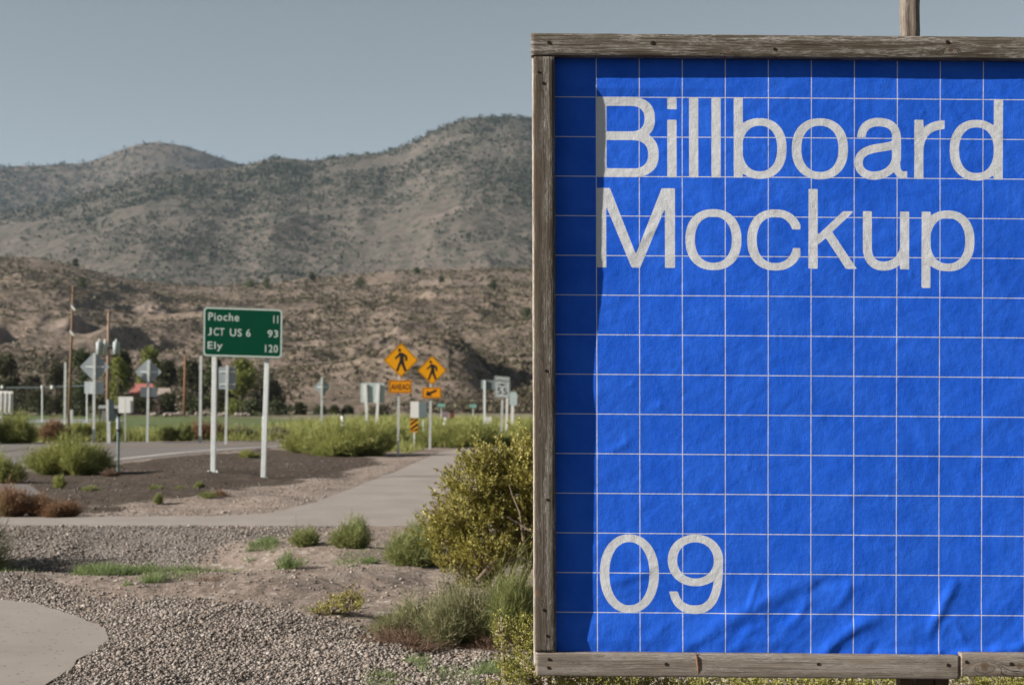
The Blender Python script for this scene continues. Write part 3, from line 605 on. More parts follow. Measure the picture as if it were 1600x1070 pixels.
# background trees
TD = leaf_mat('dark_tree_mat', [(.03, .032, .012), (.05, .052, .02), (.08, .08, .03)]); TM = leaf_mat('mid_tree_mat', [(.04, .05, .02), (.065, .08, .03), (.1, .12, .045)])
TY = leaf_mat('yellow_tree_mat', [(.10, .12, .025), (.17, .19, .04), (.24, .25, .06)]); TO = leaf_mat('olive_tree_mat', [(.04, .04, .02), (.07, .065, .032), (.1, .09, .05)])
for px, Y, w, tp, mt, low, lab in [
    (5, 150, 62, 558, TD, .05, 'dark green tree at the left edge of the photo below the hill'),
    (-60, 150, 70, 570, TD, .05, 'dark green tree outside the left edge'),
    (52, 185, 50, 590, TO, .1, 'small grey olive tree between the dark tree and the tall pole'),
    (88, 160, 44, 572, TO, .1, 'olive brown tree just left of the tall pole'),
    (128, 150, 46, 549, TM, .1, 'mid green tree between the tall pole and the transformer pole'),
    (188, 155, 40, 541, TD, .1, 'dark green tree directly behind the transformers'),
    (186, 142, 38, 560, TY, .15, 'yellow green tree right of the transformer pole'),
    (232, 160, 44, 543, TY, .3, 'bright yellow tree top behind the smaller diamond sign'),
    (262, 168, 50, 565, TD, .05, 'dark tree behind the house roof'),
    (300, 165, 50, 562, TD, .05, 'dark tree behind the thin brown pole'),
    (335, 150, 40, 556, TM, .2, 'green tree above the left leg of the mileage sign'),
    (378, 155, 44, 556, TY, .45, 'yellow green tree between the legs of the mileage sign'),
    (350, 175, 60, 600, TD, .02, 'low dark tree seen between the legs of the mileage sign'),
    (415, 170, 60, 590, TO, .05, 'olive tree right of the mileage sign legs')]:
    tree(lab, px, Y, w, tp, mt, bark, n=700, leaf=.30, low=low)
for px, Y, w, tp, mt, lab in [(20, 140, 60, 612, TO, 'dark hedge bush under the tree at the left edge'), (65, 145, 50, 610, TD, 'dark hedge bush left of the white steel post'), (118, 140, 40, 612, TM, 'green hedge bush right of the tall pole'), (160, 165, 40, 612, TD, 'dark hedge bush behind the large diamond sign plaque'), (222, 150, 50, 618, TD, 'dark hedge bush in front of the red roofed house'), (262, 150, 40, 617, TD, 'dark hedge bush right of the red roofed house'), (305, 150, 30, 624, TM, 'green hedge bush right of the thin brown pole'), (368, 150, 50, 627, TY, 'low yellow green hedge bush between the mileage sign legs'), (395, 145, 40, 628, TM, 'low green hedge bush behind the right leg of the mileage sign'), (430, 150, 50, 630, TM, 'low green hedge bush right of the mileage sign'), (468, 150, 18, 632, TD, 'small round dark bush in the field between the mileage sign and the little diamond sign'), (523, 160, 14, 636, TD, 'tiny dark bush in the field left of the short white marker'), (543, 160, 18, 636, TD, 'tiny dark bush in the field above the short white marker'), (500, 170, 30, 638, TM, 'low green bush in the field behind the little diamond sign'), (590, 150, 50, 636, TO, 'olive bush in the field behind the pale double post sign')]:
    tree(lab, px, Y, w, tp, mt, bark, n=260, leaf=.24, low=.02, name='hedge_bush', cat='bush', group='bushes along the far side of the lawn')
def hill_at(H, px, tpy):
    us, ts, X, Y_, Z = H; j = int(np.clip(np.searchsorted(us, px), 1, len(us)-1)); pyc = HY-(Z[:, j]-CH)/Y_[:, j]*FX
    ok = np.where(pyc <= tpy+1.0)[0]; i = int(ok[0]) if len(ok) else int(np.argmin(pyc)); return X[i, j], Y_[i, j], Z[i, j]
for px, py, w, hp, lab in [(127, 447, 19, 12, 'dark green bush alone on the near hill above the tall pole'), (118, 413, 8, 7, 'tiny dark bush on the near hill crest at the left'), (390, 448, 26, 12, 'wide dark bush on the near hill crest, left one of the middle pair'), (417, 449, 22, 15, 'round dark bush on the near hill crest, right one of the middle pair'), (565, 448, 20, 14, 'dark bush on the near hill crest above the pale double post sign'), (488, 437, 12, 9, 'small dark bush on the near hill crest between the pair and the double post sign'), (651, 428, 13, 8, 'small dark bush on the near hill crest above the crossing signs'), (770, 450, 14, 9, 'small dark bush on the near hill crest above the speed limit sign'), (823, 500, 22, 18, 'dark bush on the near hill slope beside the billboard frame'), (690, 440, 10, 7, 'tiny dark bush on the near hill right of the crossing signs')]:
    x, y, z = hill_at(HN, px, py)
    tree(lab, px, y, w, py-hp, TM if w > 12 else TD, bark, n=160, leaf=.45*y/500, low=.02, name='hill_bush', cat='bush', group='dark bushes on the near hill', basez=z-.1)
# grass haze on the lawn edge
def field_grass(name, poly, n, h, mat, seed):
    xs = [p[0] for p in poly]; ys = [p[1] for p in poly]
    X = rng.uniform(min(xs), max(xs), n*3); Yy = rng.uniform(min(ys), max(ys), n*3); k = psdf(X, Yy, poly) < 0; X, Yy = X[k][:n], Yy[k][:n]
    k = (fbm(X*.2, Yy*.2, 3, seed) > -.1) & (psdf(X, Yy, ROAD) > .4); X, Yy = X[k], Yy[k]; n = len(X)
    V_, F_ = ribbon_mesh(name, np.stack([X, Yy, gz(X, Yy)], -1), rdir(n, 1.0, .35), rng.uniform(.4, 1.2, n)*h, Yy/FX*1.2, rng.normal(0, .15, (n, 3)), 2)
    tag(link(name, np_mesh(name, V_, F_), mat), kind='stuff')
field_grass('grass', wpoly([(430, 686), (640, 680), (900, 672), (900, 656), (640, 655), (400, 664)]), 26000, .55, G2, 61)
field_grass('grass', wpoly([(-50, 692), (430, 689), (430, 679), (-50, 678)]), 16000, .45, G2, 62)
field_grass('grass', wpoly([(500, 704), (640, 708), (700, 700), (840, 696), (840, 688), (560, 692)]), 9000, .4, G2, 63)

# ------------------------------------------------------------------ signs and posts
galv = paint_mat('galvanised_mat', (.66, .70, .69), .6, 0, .35, 8, (.28, .3, .3)); alu = paint_mat('sign_back_mat', (.30, .34, .355), .5, .3, .35, 5, (.2, .22, .23))
whitem = paint_mat('white_sign_mat', (.66, .66, .64), .6, 0, .25, 4, (.4, .38, .35)); blackm = paint_mat('black_mat', (.02, .018, .016), .6, 0, .2)
greenm = paint_mat('green_sign_mat', (.0015, .034, .018), .8, 0, .2, 3, (.0015, .022, .012), .02); legend = paint_mat('legend_white_mat', (.27, .32, .30), .7, 0, .1)
amber = paint_mat('amber_sign_mat', (.66, .29, .004), .7, 0, .25, 4, (.5, .2, .01)); orange = paint_mat('orange_sign_mat', (.70, .27, .006), .7, 0, .25, 4, (.5, .18, .01)); teal = paint_mat('teal_sign_mat', (.15, .185, .195), .55, 0, .3)
polem = paint_mat('pole_wood_mat', (.19, .125, .085), .9, 0, .6, 3, (.09, .06, .045)); brownrust = paint_mat('brown_post_mat', (.22, .12, .07), .9, 0, .5, 4, (.1, .06, .04))
m = Mat('perforated_mat', .5, .3); o_ = m.obj(); z_ = m.sep(o_)[2]
hole = m.math('LESS_THAN', m.math('ABSOLUTE', m.math('SUBTRACT', m.math('FRACT', m.math('MULTIPLY', z_, 10)), .5)), .14)
x_ = m.math('LESS_THAN', m.math('ABSOLUTE', m.sep(o_)[0]), .009); f = m.math('MULTIPLY', hole, x_)
m.base(m.mix(f, m.mix(m.rng(m.noise(o_, 5, 6, .7), .4, .7), (.62, .65, .63), (.42, .45, .44)), (.08, .09, .09))); perf = m.m
def rrect(w, h, r, n=4):
    out = []
    for cx, cy, a0 in ((w/2-r, h/2-r, 0), (-w/2+r, h/2-r, 90), (-w/2+r, -h/2+r, 180), (w/2-r, -h/2+r, 270)):
        for k in range(n+1): a = math.radians(a0+90*k/n); out.append((cx+math.cos(a)*r, cy+math.sin(a)*r))
    return out
def ringmesh(mb, o1, o2, d, M):
    n = len(o1); mb.add([M(x, y, d) for x, y in o1]+[M(x, y, d) for x, y in o2], [(i, (i+1) % n, n+(i+1) % n, n+i) for i in range(n)])
_tx = {}
def text_polys(s):
    """Blender's own font turned into a mesh: verts, faces"""
    if s not in _tx:
        c = bpy.data.curves.new('legend', 'FONT'); c.body = s; c.resolution_u = 4; c.offset = .012; c.space_character = 1.12
        o = bpy.data.objects.new('legend', c); COL.objects.link(o); bpy.context.view_layer.update()
        me = o.to_mesh(); v = [(p.co.x, p.co.y) for p in me.vertices]; f = [tuple(p.vertices) for p in me.polygons]; o.to_mesh_clear()
        bpy.data.objects.remove(o); bpy.data.curves.remove(c); _tx[s] = (v, f)
    return _tx[s]
def put_text(mb, s, x0, x1, y0, y1, d, M):
    v, f = text_polys(s); xs = [p[0] for p in v]; ys = [p[1] for p in v]
    sx = (x1-x0)/(max(xs)-min(xs)); sy = (y1-y0)/(max(ys)-min(ys))
    mb.add([M(x0+(p[0]-min(xs))*sx, y0+(p[1]-min(ys))*sy, d) for p in v], f)
def frame_M(yaw=0, roll=0, off=(0, 0, 0)):
    cy, sy = math.cos(yaw), math.sin(yaw); cr, sr = math.cos(roll), math.sin(roll); off = Vector(off)
    def M(x, z, d): X = x*cr-z*sr; Z = x*sr+z*cr; return Vector((X*cy+d*sy, X*sy-d*cy, Z))+off     # d>0 towards the camera side
    return M
def post(th, top, bot, w, mat, name='post', d=None, n=1, M=None):
    mb = MB(); t = Vector(top); b = Vector(bot); w2 = w*.5
    for (ox, oy, sx, sy) in ((0, 0, w, w*.16), (-w2*.86, w*.26, w*.14, w*.5), (w2*.86, w*.26, w*.14, w*.5)):   # channel section
        q = [(-sx/2, -sy/2), (sx/2, -sy/2), (sx/2, sy/2), (-sx/2, sy/2)]
        mb.add([t+Vector((a+ox, c+oy, 0)) for a, c in q]+[b+Vector((a+ox, c+oy, 0)) for a, c in q], [(0, 1, 2, 3), (7, 6, 5, 4), (0, 4, 5, 1), (1, 5, 6, 2), (2, 6, 7, 3), (3, 7, 4, 0)])
    return mb.build(name, mat, th)
def mk(label, px, basepy, name='road_sign', cat='sign', Y=None, group=None):
    Y = Y or gd(basepy); x = (px-CX)/FX*Y; z = gz1(x, Y); t = thing(name, label, cat, (x, Y, z), group)
    def L(qx, qy, dy=0.0): p = at(qx, qy, Y+dy); return Vector((p.x-x, dy, p.z-z))
    return t, L, Y/FX
# mileage sign
t, L, u = mk('green mileage sign on two steel posts listing three places and distances', 375, 748, Y=27.6)
QC = [at(318, 479, 27.85), at(442, 483.2, 27.55), at(317, 556.5, 27.85), at(441, 560, 27.55)]
def Mu(x, y, d):
    p = QC[0].lerp(QC[1], x).lerp(QC[2].lerp(QC[3], x), y); return Vector((p.x, p.y-d, p.z))-t.location
def rr2(i, r, ar=77.5/124.):
    return [((p[0])/1+.5, .5-p[1]/ar) for p in rrect(1-2*i, ar-2*i, r)]
mb = MB(); mb.prism(rr2(0, .05), -.004, .004, Mu); pn = mb.build('panel', greenm, t)
mb = MB(); ringmesh(mb, rr2(.004, .047), rr2(.024, .032), .0065, Mu); mb.build('border', legend, pn)
for s, x0, x1, y0, y1 in [('Pioche', .065, .455, .115, .275), ('11', .885, .945, .135, .29), ('J', .06, .108, .42, .575), ('CT', .135, .27, .42, .575), ('US', .34, .49, .425, .58), ('6', .545, .60, .425, .58), ('93', .815, .945, .43, .58), ('Ely', .06, .25, .70, .895), ('120', .785, .945, .73, .885)]:
    mb = MB(); put_text(mb, s, x0, x1, y1, y0, .007, Mu); mb.build('lettering', legend, pn)
for px0, px1, pb, yp in [(336, 333.2, 738, 27.92), (419, 411.5, 749, 27.7)]:
    tp = at(px0, 520, yp+.05)-t.location; bt = at(px1, pb, yp+.05)-t.location
    mb = MB(); w = .088; mb.add([tp+Vector((a*w/2, b*w/2, 0)) for a, b in ((-1, -1), (1, -1), (1, 1), (-1, 1))]+[bt+Vector((a*w/2, b*w/2, 0)) for a, b in ((-1, -1), (1, -1), (1, 1), (-1, 1))],
                     [(0, 1, 2, 3), (7, 6, 5, 4), (0, 4, 5, 1), (1, 5, 6, 2), (2, 6, 7, 3), (3, 7, 4, 0)])
    pp = mb.build('post', galv, t, bevel=.006)
    mb = MB(); mb.box(bt+Vector((0, 0, .0)), (.22, .16, .018)); mb.box(bt+Vector((0, 0, -.04)), (.1, .1, .06))
    for sx in (-.085, .085): mb.tube([bt+Vector((sx, -.05, -.02)), bt+Vector((sx, -.05, .045))], .014, 6)
    mb.build('base_plate', galv, pp)
    g0 = gz1(bt.x+t.location.x, yp)-t.location.z
    mb = MB(); mb.tube([bt+Vector((0, 0, -.05)), Vector((bt.x, bt.y, min(g0, bt.z-.07)-.1))], [.062, .07], 10); mb.build('footing', whitem, pp)
# pedestrian icon outline in diamond units
ICO = [(448, 168), (480, 172), (512, 195), (514, 235), (497, 240), (495, 207), (484, 203), (484, 240), (492, 270), (508, 320), (490, 326), (470, 278), (463, 262), (450, 287), (437, 326), (419, 322), (438, 268), (450, 235), (452, 198), (440, 206), (415, 226), (408, 212), (432, 192)]
ICO = [((x-462)/147., -(y-232)/147.) for x, y in ICO]
def diamond(th, L, u, cx, cy, hw, mat, back=False, icon=False, dy=-.05, hh=None):
    hh = hh or hw
    def M(x, z, d): return L(cx+x*hw, cy-z*hh, dy-d)
    def dia(s, r=.08):
        out = []
        for ax, az in ((1, 0), (0, 1), (-1, 0), (0, -1)):
            p = Vector((ax, az))*s; q = Vector((-az, ax))
            out += [tuple(p*(1-r)-q*s*r*1.0), tuple(p*(1-r*.35)), tuple(p*(1-r)+q*s*r*1.0)]
        return out
    mb = MB(); mb.prism(dia(1), -.002, .002, M); pn = mb.build('panel', mat, th)
    if icon:
        mb = MB(); ringmesh(mb, dia(.955, .06), dia(.915, .055), .0045, M); mb.build('border', blackm, pn)
        mb = MB(); mb.add([M(x, z, .005) for x, z in ICO], [tuple(range(len(ICO)))]); c = ((449-462)/147., (232-149)/147.)
        mb.add([M(c[0]+math.cos(a)*.088, c[1]+math.sin(a)*.1, .005) for a in np.linspace(0, 6.283, 14)[:-1]], [tuple(range(13))]); mb.build('walking_figure', blackm, pn)
    if back:
        mb = MB(); c = L(cx, cy, dy-.012); mb.box(c, (hw*1.2*u, .012, 2.2*u)); mb.build('brace', galv, pn)
    return pn
def rect(th, L, x0, y0, x1, y1, mat, dy=-.05, r=.08, border=None, bi=.03, name='panel', skew=0):
    w, h = x1-x0, y1-y0
    def M(x, z, d): return L((x0+x1)/2+x, (y0+y1)/2-z+skew*x, dy-d)
    mb = MB(); mb.prism(rrect(w, h, r*min(w, h)), -.002, .002, M); pn = mb.build(name, mat, th)
    if border is not None:
        mb = MB(); i = bi*w; j = i*1.9; ringmesh(mb, rrect(w-2*i, h-2*i, r*min(w, h)*.8), rrect(w-2*j, h-2*j, r*min(w, h)*.6), .0045, M); mb.build('border', border, pn)
    return pn, M
t, L, u = mk('larger amber diamond crossing sign with a walking figure above an AHEAD plaque', 622, 712)
post(t, L(623.5, 545), L(621.8, 713), .06, perf)
diamond(t, L, u, 626.6, 562.5, 27.5, amber, icon=True)
pn, M = rect(t, L, 607.6, 593.8, 643.2, 614, orange, border=blackm); mb = MB(); put_text(mb, 'AHEAD', -14.3, 14.3, -5, 4.4, .005, M); mb.build('lettering', blackm, pn)
t, L, u = mk('smaller amber diamond crossing sign with a walking figure above an arrow plaque', 672, 702)
post(t, L(673.5, 565), L(671.5, 703), .075, perf)
diamond(t, L, u, 675, 578.5, 23.2, amber, icon=True)
pn, M = rect(t, L, 659.5, 605, 689.5, 622, orange, border=blackm)
mb = MB(); mb.add([M(x, z, .005) for x, z in [(-9.5, -4.5), (-7, 3.2), (-4.0, .9), (6.5, 5.2), (8.3, 2.2), (-2.0, -2.2), (.5, -5.2)]], [tuple(range(7))]); mb.build('arrow', blackm, pn)
# hazard marker
t, L, u = mk('short hazard marker with black and yellow diagonal stripes under a plain white plate', 647, 701, 'hazard_marker', 'marker')
post(t, L(647.3, 640), L(647, 702), .045, galv)
pn, M = rect(t, L, 641.2, 627, 654, 652.4, whitem, r=.05)
pn, M = rect(t, L, 640.8, 653, 653, 675, amber, r=.03); mb = MB()
for k in range(4):
    b = -17+k*8.0
    P_ = [(-5.7, b), (5.7, b+8.5), (5.7, b+12.5), (-5.7, b+4.0)]
    P_ = [(x, max(-10.4, min(10.4, z))) for x, z in P_]
    if abs(P_[0][1]-P_[3][1])+abs(P_[1][1]-P_[2][1]) > .5: mb.add([M(x, z, .005) for x, z in P_], [(0, 1, 2, 3)])
mb.build('stripes', blackm, pn)
t, L, u = mk('grey metal utility box on a thin post behind the hazard marker', 661, 697, 'utility_box', 'box', Y=50)
post(t, L(661, 650), L(661, 697), .04, galv); mb = MB(); mb.box(L(661, 640), (13*u, .25, 25*u)); mb.build('cabinet', teal, t, bevel=.01)
# speed limit
t, L, u = mk('white speed limit 55 sign on a steel post', 783, 687)
post(t, L(785.5, 600), L(782.8, 688), .09, perf)
pn, M = rect(t, L, 772.5, 588, 797, 621.5, paint_mat('grey_white_sign_mat', (.42, .46, .46), .6, 0, .2, 4, (.3, .33, .33)), border=blackm, r=.1, bi=.035, skew=.09)
mb = MB(); put_text(mb, 'SPEED', -9.5, 9.5, 7.8, 12.3, .005, M); put_text(mb, 'LIMIT', -7, 7, 1.6, 5.9, .005, M); put_text(mb, '55', -8, 8, -11.5, -.8, .005, M); mb.build('lettering', blackm, pn)
def backsign(label, px, basepy, shape, plaque=None, ptop=None, pw=.06, lean=0, group='sign backs across the road', Y=None, cat='sign', pm=None):
    t, L, u = mk(label, px, basepy, group=group, Y=Y); ptop = ptop
    if shape[0] == 'd': diamond(t, L, u, shape[1], shape[2], shape[3], alu, back=True, dy=.05)
    else: rect(t, L, *shape[1:5], shape[5] if len(shape) > 5 else alu, dy=.05)
    if shape[0] == 'r' and len(shape) <= 5:
        for q in (.22, .78): yy = shape[2]+(shape[4]-shape[2])*q; c = L((shape[1]+shape[3])/2, yy, .03); mb = MB(); mb.box(c, ((shape[3]-shape[1])*.9*u, .02, 1.6*u)); mb.build('brace', galv, t)
    if plaque: rect(t, L, *plaque, paint_mat('plaque_mat', (.44, .49, .51), .6, 0, .35, 5, (.26, .3, .31)), dy=.05, name='plaque')
    post(t, L(px+lean, ptop, -.02), L(px, basepy+1, -.02), pw, pm or perf)
    return t, L, u
t, L, u = backsign('back of the larger grey diamond sign with a plaque, across the road', 146, 691, ('d', 148, 573, 23.5), (132, 596, 162, 615), 552, .09, 1.5)
backsign('back of the smaller grey diamond sign with a plaque, across the road', 230, 690.5, ('d', 232, 581, 21), (219.5, 605, 245, 620), 563, .085, 2)
backsign('back of the little grey diamond sign in the field right of the mileage sign', 502, 671, ('d', 503.5, 604.5, 13.5), None, 589, .11, 1)
backsign('back of the grey square sign seen between the legs of the mileage sign', 352.5, 694, ('r', 341.5, 573, 368.5, 608), None, 570.5, .085, 2.5)
backsign('plain white square sign on a thin post left of the mileage sign', 195.5, 690, ('r', 185, 619.5, 208, 645, whitem), None, 622, .04, 0, cat='sign')
t, L, u = mk('white ribbed sign at the left edge of the photo across the road', 1, 692)
pn, M = rect(t, L, -14, 610.5, 20.5, 646, whitem, r=.04, skew=.05); mb = MB()
for q in (-8, -1, 6, 13): a = M(q, 15, .01); b = M(q-1, -15.5, .01); mb.tube([a, b], .028, 6)
mb.build('rib', whitem, pn); post(t, L(2, 612), L(1, 693), .11, galv)
# pale double post sign
t, L, u = mk('back of a pale wide sign on two splayed white posts behind the roadside clump', 580, 668)
rect(t, L, 563.5, 598, 601, 629, paint_mat('pale_sign_mat', (.42, .48, .48), .6, 0, .3), dy=.05, skew=.0)
for a, b in ((571, 573.5), (591.5, 588)): post(t, L(a, 600, -.02), L(b, 671, -.02), .16, whitem)
# teal sign and others behind the speed limit sign
t, L, u = mk('back of a slate blue sign just left of the speed limit sign', 757, 672, Y=75)
rect(t, L, 751.5, 593.5, 773, 608, teal, dy=.05); post(t, L(757, 594, -.02), L(757, 672, -.02), .12, galv)
t, L, u = mk('pale rounded sign partly behind the right side of the speed limit sign', 801, 668, Y=80)
rect(t, L, 796, 612, 808, 634, paint_mat('pale_blue_sign_mat', (.40, .48, .48), .6, 0, .2), r=.35); post(t, L(801, 620, .05), L(800, 668, .05), .16, whitem)
t, L, u = mk('bare white steel post directly behind the speed limit sign', 792, 680, 'steel_post', 'post', Y=66)
post(t, L(792.5, 621), L(791, 680), .1, whitem)
for px, py, w, lab in [(689.5, 633, 12, 'small green street name sign on a thin pole right of the arrow sign'), (739, 634, 11, 'small green street name sign on a thin pole left of the speed limit sign')]:
    t, L, u = mk(lab, px, 660, name='street_name_sign', Y=105); rect(t, L, px-w/2, py-2.6, px+w/2, py+2.6, paint_mat('street_sign_mat', (.18, .36, .31), .6)); post(t, L(px, py), L(px, 661), .06, galv)
t, L, u = mk('red and mauve cross shaped sign low in the bushes right of the arrow sign', 695, 675, Y=80)
rect(t, L, 690, 643, 701, 652, paint_mat('mauve_sign_mat', (.22, .17, .19), .7)); rect(t, L, 703, 645, 710, 654, paint_mat('maroon_sign_mat', (.14, .05, .05), .7)); post(t, L(695, 650, .05), L(694.5, 676, .05), .16, galv); 
for px, x0, lab in [(762, 757, 'small white sign low in the bushes left of the speed limit post')]:
    t, L, u = mk(lab, px, 676, Y=78); rect(t, L, x0, 651, x0+11, 663, whitem); post(t, L(px, 655, .05), L(px, 677, .05), .07, galv)
# delineators
def delin(label, px, base, top, w, bands, cols):
    t, L, u = mk(label, px, base, 'delineator_post', 'marker', group='roadside delineator posts'); 
    mb = MB(); mb.tube([L(px, base+2), L(px+.6, top)], w*u/2, 10); mb.build('post', cols, t)
    for (a, b, mt, nm, ww) in bands: mb = MB(); mb.tube([L(px+.3, a), L(px+.5, b)], ww*u/2, 10); mb.build(nm, mt, t)
    return t
slate = paint_mat('slate_post_mat', (.14, .19, .2), .6, 0, .3)
delin('slim slate delineator post with white band and black cap beside the rounded bush', 184.5, 737, 650, 4.6, [(650, 647, blackm, 'cap', 7), (671, 653, paint_mat('reflector_mat', (.33, .38, .40), .5), 'reflector', 6), (673.5, 670.5, blackm, 'collar', 6.4)], slate)
delin('short white delineator with a black band in the bushes below the little diamond sign', 535, 676, 648, 6, [(661, 659, blackm, 'collar', 6.6), (650, 647.5, blackm, 'cap', 6.2)], whitem)
delin('short white delineator with a black band right of the arrow sign', 694, 690, 660, 5, [(668, 665, blackm, 'collar', 5.6)], galv)
# loose steel posts on the left
for px, top, base, w, lab, lean in [(101, 566, 664, .13, 'tall white steel post just left of the tall utility pole', 1), (112.5, 640, 686, .11, 'short white steel post at the foot of the tall utility pole', -1), (170, 624, 692, .12, 'white steel post with its sign seen edge on beside the transformer pole', -1), (312.5, 556, 691, .095, 'thin mottled steel post left of the mileage sign leg', 1.2), (410, 650, 689, .04, 'thin grey stake beside the right leg of the mileage sign', 0)]:
    t, L, u = mk(lab, px, base, 'steel_post', 'post', group='steel posts across the road'); post(t, L(px+lean, top), L(px, base+1), w, perf if w > .05 else galv)
    if px == 170:
        mb = MB(); mb.box(L(174, 641), (.02, .7, 34*u)); mb.build('panel', teal, t)
# utility poles
def pole(label, px, top, base, lean, w, mat, Y=None):
    t, L, u = mk(label, px, base, 'utility_pole', 'utility pole', Y=Y, group='wooden utility poles'); mb = MB()
    mb.tube([L(px, base+2), L(px+lean*.5, (base+top)/2), L(px+lean, top)], [w*u/2*1.15, w*u/2, w*u/2*.8], 10); p = mb.build('pole', mat, t, True); return t, L, u
dgw = paint_mat('dark_weathered_mat', (.10, .075, .055), .9, 0, .4)
t, L, u = pole('tall leaning utility pole at the left with two small white insulators', 107, 446, 682, 7.5, 4.6, polem, Y=66)
mb = MB(); mb.box(L(121, 457, 0), (26*u, .12, 1.6*u)); mb.build('crossarm', dgw, t)
for a, b in ((114.5, 480.5), (112.5, 520)): mb = MB(); mb.tube([L(a-2.6, b-3.6, -.2), L(a+3.2, b+3.8, -.2)], .055, 8); mb.build('insulator', whitem, t)
t, L, u = pole('utility pole carrying three grey transformers and two crossarms', 167.5, 484, 676, 2.5, 5, paint_mat('pale_pole_mat', (.27, .19, .14), .9, 0, .5, 3, (.12, .08, .06)), Y=70)
tfm = paint_mat('transformer_mat', (.36, .40, .41), .7, 0, .4, 3, (.2, .22, .23))
for yy in (486.5, 502.5): mb = MB(); mb.box(L(182, yy, 0), (30*u, .12, 1.7*u)); mb.build('crossarm', dgw, t)
for a, b, w, h in ((155.5, 544, 10.5, 21), (165, 544.5, 6.5, 22), (182, 543.5, 10.5, 20)):
    mb = MB(); mb.tube([L(a, b+h/2, -.35), L(a, b-h/2+1.5, -.35), L(a, b-h/2, -.35)], [w*u/2*.93, w*u/2, w*u/2*.8], 14); c = mb.build('transformer', tfm, t, True)
    mb = MB(); mb.tube([L(a-.5, b-h/2, -.35), L(a-.5, b-h/2-4, -.35)], .04, 6); mb.build('bushing', whitem, c)
mb = MB(); mb.box(L(168, 540, -.15), (34*u, .1, 1.6*u)); mb.build('bracket', galv, t)
pole('thin brown utility pole among the dark trees left of the mileage sign', 288, 555, 648, 1.5, 4, brownrust, Y=120)
# overhead cable rail left
t, L, u = mk('sagging grey cable fence with pale knobs across the lawn at the left', 50, 655, 'cable_fence', 'fence', Y=105)
mb = MB(); mb.tube([L(-160, 607), L(-40, 606), L(50, 605.5), L(100, 604), L(136, 602.5)], .05, 6); mb.build('cable', teal, t)
for px in (-150, -60, 66, 136): mb = MB(); mb.tube([L(px, 604), L(px, 659)], .05, 6); mb.build('post', galv, t)
for px, s in ((4, .10), (66, .09), (82, .14)): mb = MB(); mb.tube([L(px, 607), L(px, 602)], s, 8); mb.build('knob', whitem, t)
# shelter
t, L, u = mk('small open shelter with a grey roof and dark posts beyond the road', 170, 665, 'shelter', 'shelter', Y=92)
mb = MB(); mb.prism([(-17, 0), (17, 0), (15, 5), (-15, 5)], -1.0, 1.2, lambda x, z, d: L(170+x, 638-z, -d)); mb.build('roof', paint_mat('shelter_roof_mat', (.36, .38, .4), .6), t)
for px in (156, 161, 180, 184): mb = MB(); mb.box(L(px, 650, .6 if px in (161, 180) else -.6), (.1, .1, 25*u)); mb.build('post', dgw, t)
mb = MB(); mb.box(L(171, 651, .3), (18*u, .6, 20*u)); mb.build('cabinet', teal, t, bevel=.02)
# house
t, L, u = mk('low house with a red roof half hidden by dark hedge bushes', 228, 648, 'house', 'house', Y=158)
wallm = paint_mat('house_wall_mat', (.16, .12, .10), .9, 0, .3, 2); redr = paint_mat('red_roof_mat', (.33, .13, .11), .8, 0, .3, 1); greyr = paint_mat('grey_roof_mat', (.30, .25, .22), .8, 0, .3, 1)
mb = MB(); mb.box(L(225, 631.5), (44*u, 5, 33*u)); mb.build('wall', wallm, t)
mb = MB(); a = [L(201, 616, -3), L(246, 616, -3), L(238, 599, 0), L(209, 599, 0), L(201, 616, 3), L(246, 616, 3)]; mb.add(a, [(0, 1, 2, 3), (4, 3, 2, 5), (0, 3, 4), (1, 5, 2), (0, 4, 5, 1)]); mb.build('roof', redr, t)
for px in (212, 226): mb = MB(); mb.box(L(px, 627, -2.5), (6*u, .1, 8*u)); w_ = mb.build('window', blackm, t); mb = MB(); mb.box(L(px, 627, -2.58), (7.4*u, .06, .8*u)); mb.build('frame', whitem, w_)
t, L, u = mk('grey roofed outbuilding right of the red roofed house', 257, 647, 'outbuilding', 'building', Y=154)
mb = MB(); mb.box(L(256, 634), (22*u, 3.5, 22*u)); mb.build('wall', wallm, t)
mb = MB(); a = [L(244, 624.5, -2.4), L(269, 624.5, -2.4), L(266, 606, .5), L(247, 606, .5), L(244, 624.5, 2.4), L(269, 624.5, 2.4)]; mb.add(a, [(0, 1, 2, 3), (4, 3, 2, 5), (0, 3, 4), (1, 5, 2), (0, 4, 5, 1)]); mb.build('roof', greyr, t)
mb = MB(); mb.box(L(254, 636, -1.8), (5*u, .08, 15*u)); mb.build('door', dgw, t)
# low stone wall at the end of the lawn
t, L, u = mk('low rough stone wall along the far side of the lawn', 320, 650, 'stone_wall', 'wall', Y=138)
X_ = np.linspace(236, 400, 260)+rng.normal(0, .5, 260); k_ = vn(X_*.08, X_*0, 3) > .35; X_ = X_[k_]
Pw = np.array([tuple(L(x, 648.5-rng.uniform(0, 2.4), rng.uniform(-.2, .2))) for x in X_]); o = blobs('stones', Pw, rng.uniform(.1, .24, len(Pw)), rock_mat('wall_stone_mat', [(.2, .16, .14), (.36, .31, .28)]), .8, .2, None); o.parent = t

